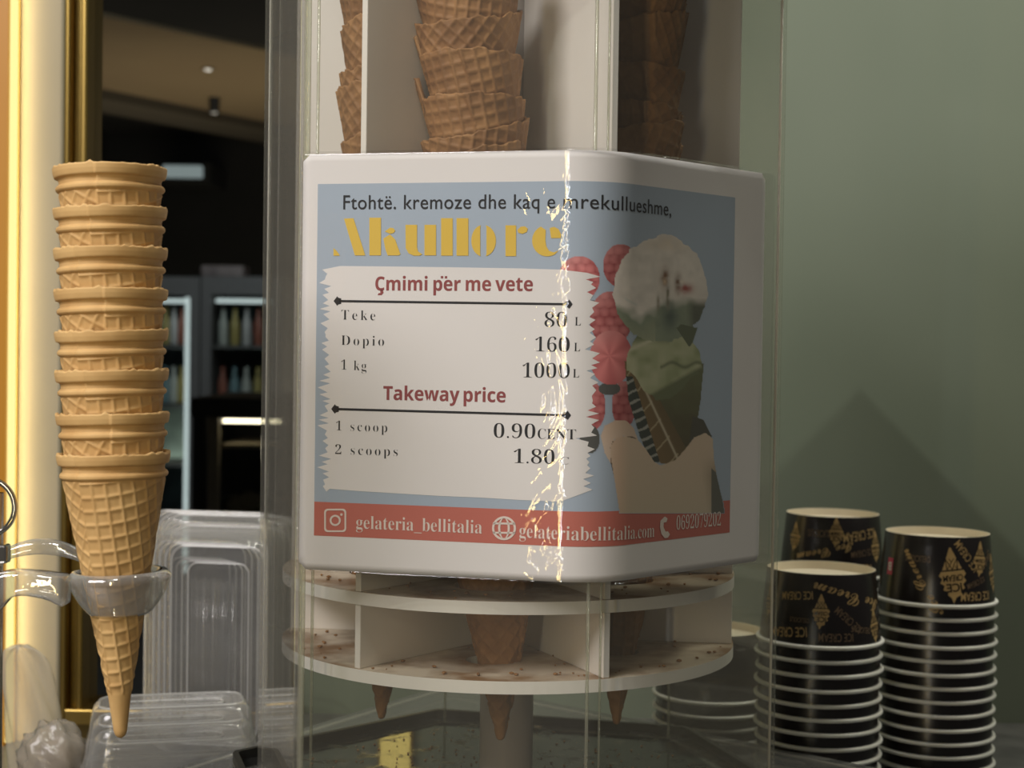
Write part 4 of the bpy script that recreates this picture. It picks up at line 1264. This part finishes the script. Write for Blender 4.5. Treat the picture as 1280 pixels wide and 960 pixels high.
plain = empty('paper_cup', (0, 0, 0)); setp(plain, 'x', 'paper cup')
cup_parts(plain, [])
PR = {
 'A': [('E', '', -.18, .027, .024, 0, ''), ('S', 'Ice Cream', .38, .034, .0085, -.25, 'gold'), ('T', 'ICE CREAM', -.62, .035, .0055, .1, 'gold'), ('T', 'DELICIOUS', -.55, .019, .0032, 0, 'dimgold'),
       ('T', 'ICE CREAM', .30, .020, .0055, -.7, 'dimgold'), ('T', 'ICE CREAM', .08, .0085, .0055, 0, 'dimgold'), ('T', 'ICE CREAM', -.75, .010, .0065, .1, 'gold'), ('T', 'DELICIOUS', .55, .013, .004, -.15, 'dimgold'), ('E', '', .92, .016, .024, .1, ''), ('E', '', -1.25, .030, .022, 0, '')],
 'B': [('E', '', .02, .026, .040, .12, ''), ('E', '', .62, .036, .026, -.1, ''), ('E', '', 1.08, .025, .030, .1, ''), ('S', 'Ice Cream', -.55, .017, .0075, -1.0, 'gold'), ('T', 'ICE CREAM', .50, .0085, .0062, 0, 'gold'),
       ('T', 'ICE CREAM', .30, .037, .006, -.9, 'gold'), ('T', 'DELICIOUS', -.62, .034, .0045, 0, 'dimgold'), ('T', 'ICE CREAM', .50, .018, .004, .3, 'dimgold'), ('S', 'Ice', .88, .034, .006, 1.0, 'dimgold')],
 'C': [('E', '', -.12, .040, .024, 0, ''), ('T', 'ICE CREAM', .42, .036, .0075, .12, 'gold'), ('T', 'DELICIOUS', -.42, .037, .0055, 0, 'dimgold'), ('S', 'Ice Cream', -.35, .022, .007, .25, 'gold'), ('T', 'ICE CREAM', .20, .0095, .0085, -.05, 'gold'), ('E', '', .85, .028, .026, 0, ''), ('T', 'ICE CREAM', .45, .022, .005, .1, 'dimgold'), ('E', '', -1.05, .034, .024, 0, '')],
 'D': [('E', '', .2, .028, .026, 0, ''), ('S', 'Ice Cream', .65, .020, .008, .3, 'dimgold'), ('T', 'ICE CREAM', -.4, .030, .006, 0, 'dimgold')],
}
def ordn(i):
    w = ['top', 'second', 'third', 'fourth', 'fifth', 'sixth', 'seventh', 'eighth', 'ninth', 'tenth', 'eleventh', 'twelfth', 'thirteenth', 'fourteenth', 'fifteenth', 'sixteenth']
    return w[i]
def cup_stack(key, px, py, Y, n, where, tx):
    P = atY(px, py, Y); x = P.x
    for i in range(n):
        z = ZC + i * CP
        fromtop = n - 1 - i
        if fromtop == 0: lab = 'top gold-printed black cup of ' + where
        else: lab = '%s black cup from the top of %s' % (ordn(fromtop), where)
        loc = (x + tx * i + rng.uniform(-.0006, .0006), Y + rng.uniform(-.0006, .0006), z); rt = (rng.uniform(-.006, .006), rng.uniform(-.006, .006), 0)
        if i == n - 1:
            o = empty('paper_cup', loc, rt); setp(o, lab, 'paper cup', 'black paper cups stacked ' + where)
            cup_parts(o, PR[key])
            if key == 'B':
                pts = [(-.003, -.006), (.003, -.006), (.003, .006), (-.003, .006)]
                s_ = mk('round_sticker', cone_map(pts, CRB, -1.22, .026, off=.0004), [(0, 1, 2, 3)], MAT['pink'], o, local=True)
                bm = text_bm('B', .02, 1, 1, 3); bmesh.ops.triangulate(bm, faces=bm.faces[:]); bm.verts.index_update()
                mk('sticker_letter', cone_map([((q.co.x - .3) * .0075, (q.co.y - .35) * .0085) for q in bm.verts], CRB, -1.22, .026, off=.00055), [[w.index for w in q.verts] for q in bm.faces], MAT['cupwhite'], s_, local=True); bm.free()
        else:
            o = dup(plain, loc, rt, label=lab, group='black paper cups stacked ' + where)
cup_stack('A', 1024, 790, 1.11, 14, 'the front cup stack beside the dispenser', 0)
cup_stack('B', 1170, 738, 1.17, 16, 'the rightmost tall cup stack', -.00002)
cup_stack('C', 1040, 680, 1.30, 16, 'the cup stack farthest back by the green wall', 0)
cup_stack('D', 889, 857, 1.20, 8, 'the short cup stack seen through the dispenser', 0)
for ch in list(plain.children): bpy.data.objects.remove(ch)
bpy.data.objects.remove(plain)

# ------------------------------------------------------------------ clear food containers on the left
def rr_loop(w, h_, r, n=7):
    o = []
    for (sx, sy, a0) in ((1, 1, 0), (-1, 1, 90), (-1, -1, 180), (1, -1, 270)):
        for k in range(n + 1):
            a = math.radians(a0 + 90 * k / n); o.append((sx * (w / 2 - r) + r * math.cos(a), sy * (h_ / 2 - r) + r * math.sin(a)))
    return o
def tray_geo(w, h_, dep):
    """food tray, opening towards -Z, bottom at +Z = dep"""
    rows = [(w + .016, h_ + .016, .018, -.003), (w + .016, h_ + .016, .018, 0.0), (w + .004, h_ + .004, .016, .0), (w, h_, .016, .003)]
    for k in range(1, 7):
        t = k / 6; s = .0012 * (k % 2)
        rows.append((w - .016 * t + s, h_ - .016 * t + s, .015, .003 + (dep - .007) * t))
    rows += [(w - .022, h_ - .022, .013, dep - .001), (w - .030, h_ - .030, .011, dep), (w - .046, h_ - .046, .008, dep - .0035), (w - .062, h_ - .062, .004, dep - .0035)]
    v, f = [], []
    n_ = len(rr_loop(1, 1, .1))
    for (a, b2, r, z) in rows: v += [(x, y, z) for x, y in rr_loop(a, b2, r)]
    for i in range(len(rows) - 1):
        for k in range(n_):
            l_ = (k + 1) % n_; f.append((i * n_ + k, i * n_ + l_, (i + 1) * n_ + l_, (i + 1) * n_ + k))
    f.append(tuple((len(rows) - 1) * n_ + k for k in range(n_)))
    return v, f
def tray_ribs(w, h_, dep, n_):
    g = G()
    for k in range(n_):
        x = (k - (n_ - 1) / 2) * (w - .075) / max(1, n_ - 1)
        g.tube([(x, -h_ / 2 + .040, dep - .0030), (x, h_ / 2 - .040, dep - .0030)], .0012, 6)
    return g
def container(loc, rot, w, h_, dep, label, grp):
    r = empty('food_container', loc, rot); setp(r, label, 'food container', grp)
    v, f = tray_geo(w, h_, dep); mk('tub', v, f, MAT['plastic'], r, smooth=True, local=True)
    tray_ribs(w, h_, dep, 4).mk('ribs', MAT['plastic'], r, smooth=True, local=True)
    g = G()
    g.tube([(x, y, -.001) for x, y in rr_loop(w + .016, h_ + .016, .018)], .0011, 6, closed=True)
    g.tube([(x, y, .004) for x, y in rr_loop(w, h_, .016)], .0007, 6, closed=True)
    g.tube([(x, y, dep - .001) for x, y in rr_loop(w - .024, h_ - .024, .012)], .0009, 6, closed=True)
    g.tube([(x, y, dep - .0025) for x, y in rr_loop(w - .050, h_ - .050, .008)], .0008, 6, closed=True)
    g.mk('rim_bead', MAT['plastic_edge'], r, smooth=True, local=True)
    return r
ups = ['front', 'second', 'third', 'rear']
w_, h_, dp_ = .098, .176, .034
c0_ = atY(279, 768, 1.215)
for k in range(4):
    # standing on edge, bottom facing the viewer
    Rm = Matrix.Rotation(R(-8), 3, 'Z') @ Matrix.Rotation(R(90), 3, 'X')
    z = ZC + (h_ + .016) / 2 + .001
    container((c0_.x - .0065 * k, 1.215 + .0095 * k + .034, z), Rm.to_euler(), w_, h_, dp_, '%s upright clear plastic food container of the nested set by the window' % ups[k], 'upright clear food containers')
lo = atY(226, 960, 1.125)
for k in range(3):
    Rm = Matrix.Rotation(R(14), 3, 'Z')
    container((lo.x - .006, 1.120, ZC + .0031 + k * .012), Rm.to_euler(), .122, .066, .050, ('lowest', 'middle', 'uppermost')[k] + ' clear plastic food container lying upside down below the hanging cone tip', 'clear food containers lying on the counter')

# milky bag leaning at the pilaster and a crumpled pouch before it
def bag(name, cx, Y, w0, w1, ztop, zbot, dep, lean, mat, seed, parent=None, **k):
    rs = np.random.RandomState(seed); n_, m_ = 40, 26; v, f = [], []
    for j in range(m_):
        t = j / (m_ - 1); z = zbot + (ztop - zbot) * t
        w = w1 + (w0 - w1) * t; w *= math.sqrt(max(.02, 1 - max(0, (t - .82) / .18) ** 2)) if t > .82 else 1
        d = dep * (1 - .8 * t)
        for i in range(n_):
            a = 2 * math.pi * i / n_
            q_ = .0025 * math.sin(a * 5 + t * 7 + seed) * (.4 + t)
            v.append((cx + lean * t + (w / 2 + q_) * math.cos(a), Y + (d / 2 + q_ * .6) * math.sin(a), z))
    for j in range(m_ - 1):
        for i in range(n_):
            l_ = (i + 1) % n_; f.append((j * n_ + i, j * n_ + l_, (j + 1) * n_ + l_, (j + 1) * n_ + i))
    f.append(tuple(range(n_ - 1, -1, -1))); f.append(tuple((m_ - 1) * n_ + i for i in range(n_)))
    return mk(name, v, f, mat, parent, smooth=True, **k)
a_, b_ = atY(25, 806, 1.20), atY(60, 806, 1.20)
bz = ZC
bg_ = empty('plastic_bag', (atY(46, 940, 1.20).x, 1.20, bz), label='milky plastic bag leaning against the lit cream pilaster', cat='bag')
bag('bag_body', atY(52, 940, 1.20).x, 1.20, .034, .046, a_.z, bz, .030, -.016, MAT['bag'], 3, bg_)
pp = atY(66, 950, 1.12)
pouch = empty('crumpled_pouch', (pp.x, 1.12, ZC), label='crumpled clear pouch with grey contents on the counter below the bag', cat='pouch')
def lump(cx, cy, cz, rx, ry, rz, seed, amp):
    bm = bmesh.new(); bmesh.ops.create_icosphere(bm, subdivisions=4, radius=1)
    for q_ in bm.verts:
        p = q_.co; n_ = 1 + amp * (math.sin(p.x * 7 + seed) * math.sin(p.y * 6 + seed * 2) + .6 * math.sin(p.z * 11 + p.x * 9 + seed) + .4 * math.sin(p.y * 17 + p.z * 13))
        q_.co = Vector((cx + rx * p.x * n_, cy + ry * p.y * n_, max(ZC, cz + rz * p.z * n_)))
    bm.verts.index_update(); o = ([q_.co.copy() for q_ in bm.verts], [[w.index for w in f.verts] for f in bm.faces]); bm.free(); return o
top = atY(70, 902, 1.12).z
v, f = lump(pp.x, 1.12, (top + ZC) / 2, .023, .02, (top - ZC) / 2, 1.3, .10); mk('pouch_body', v, f, clear('pouch_film', (.80, .76, .70), .2, haze=.40, hazecol=(.5, .45, .38), bump=.6, bscale=50), pouch, smooth=True)
v, f = lump(pp.x + .003, 1.12, ZC + (top - ZC) * .42, .016, .013, (top - ZC) * .40, 2.6, .06); mk('contents', v, f, solid('grey_contents', (.20, .16, .12), (.34, .28, .22), scale=50, rough=.6), pouch, smooth=True)
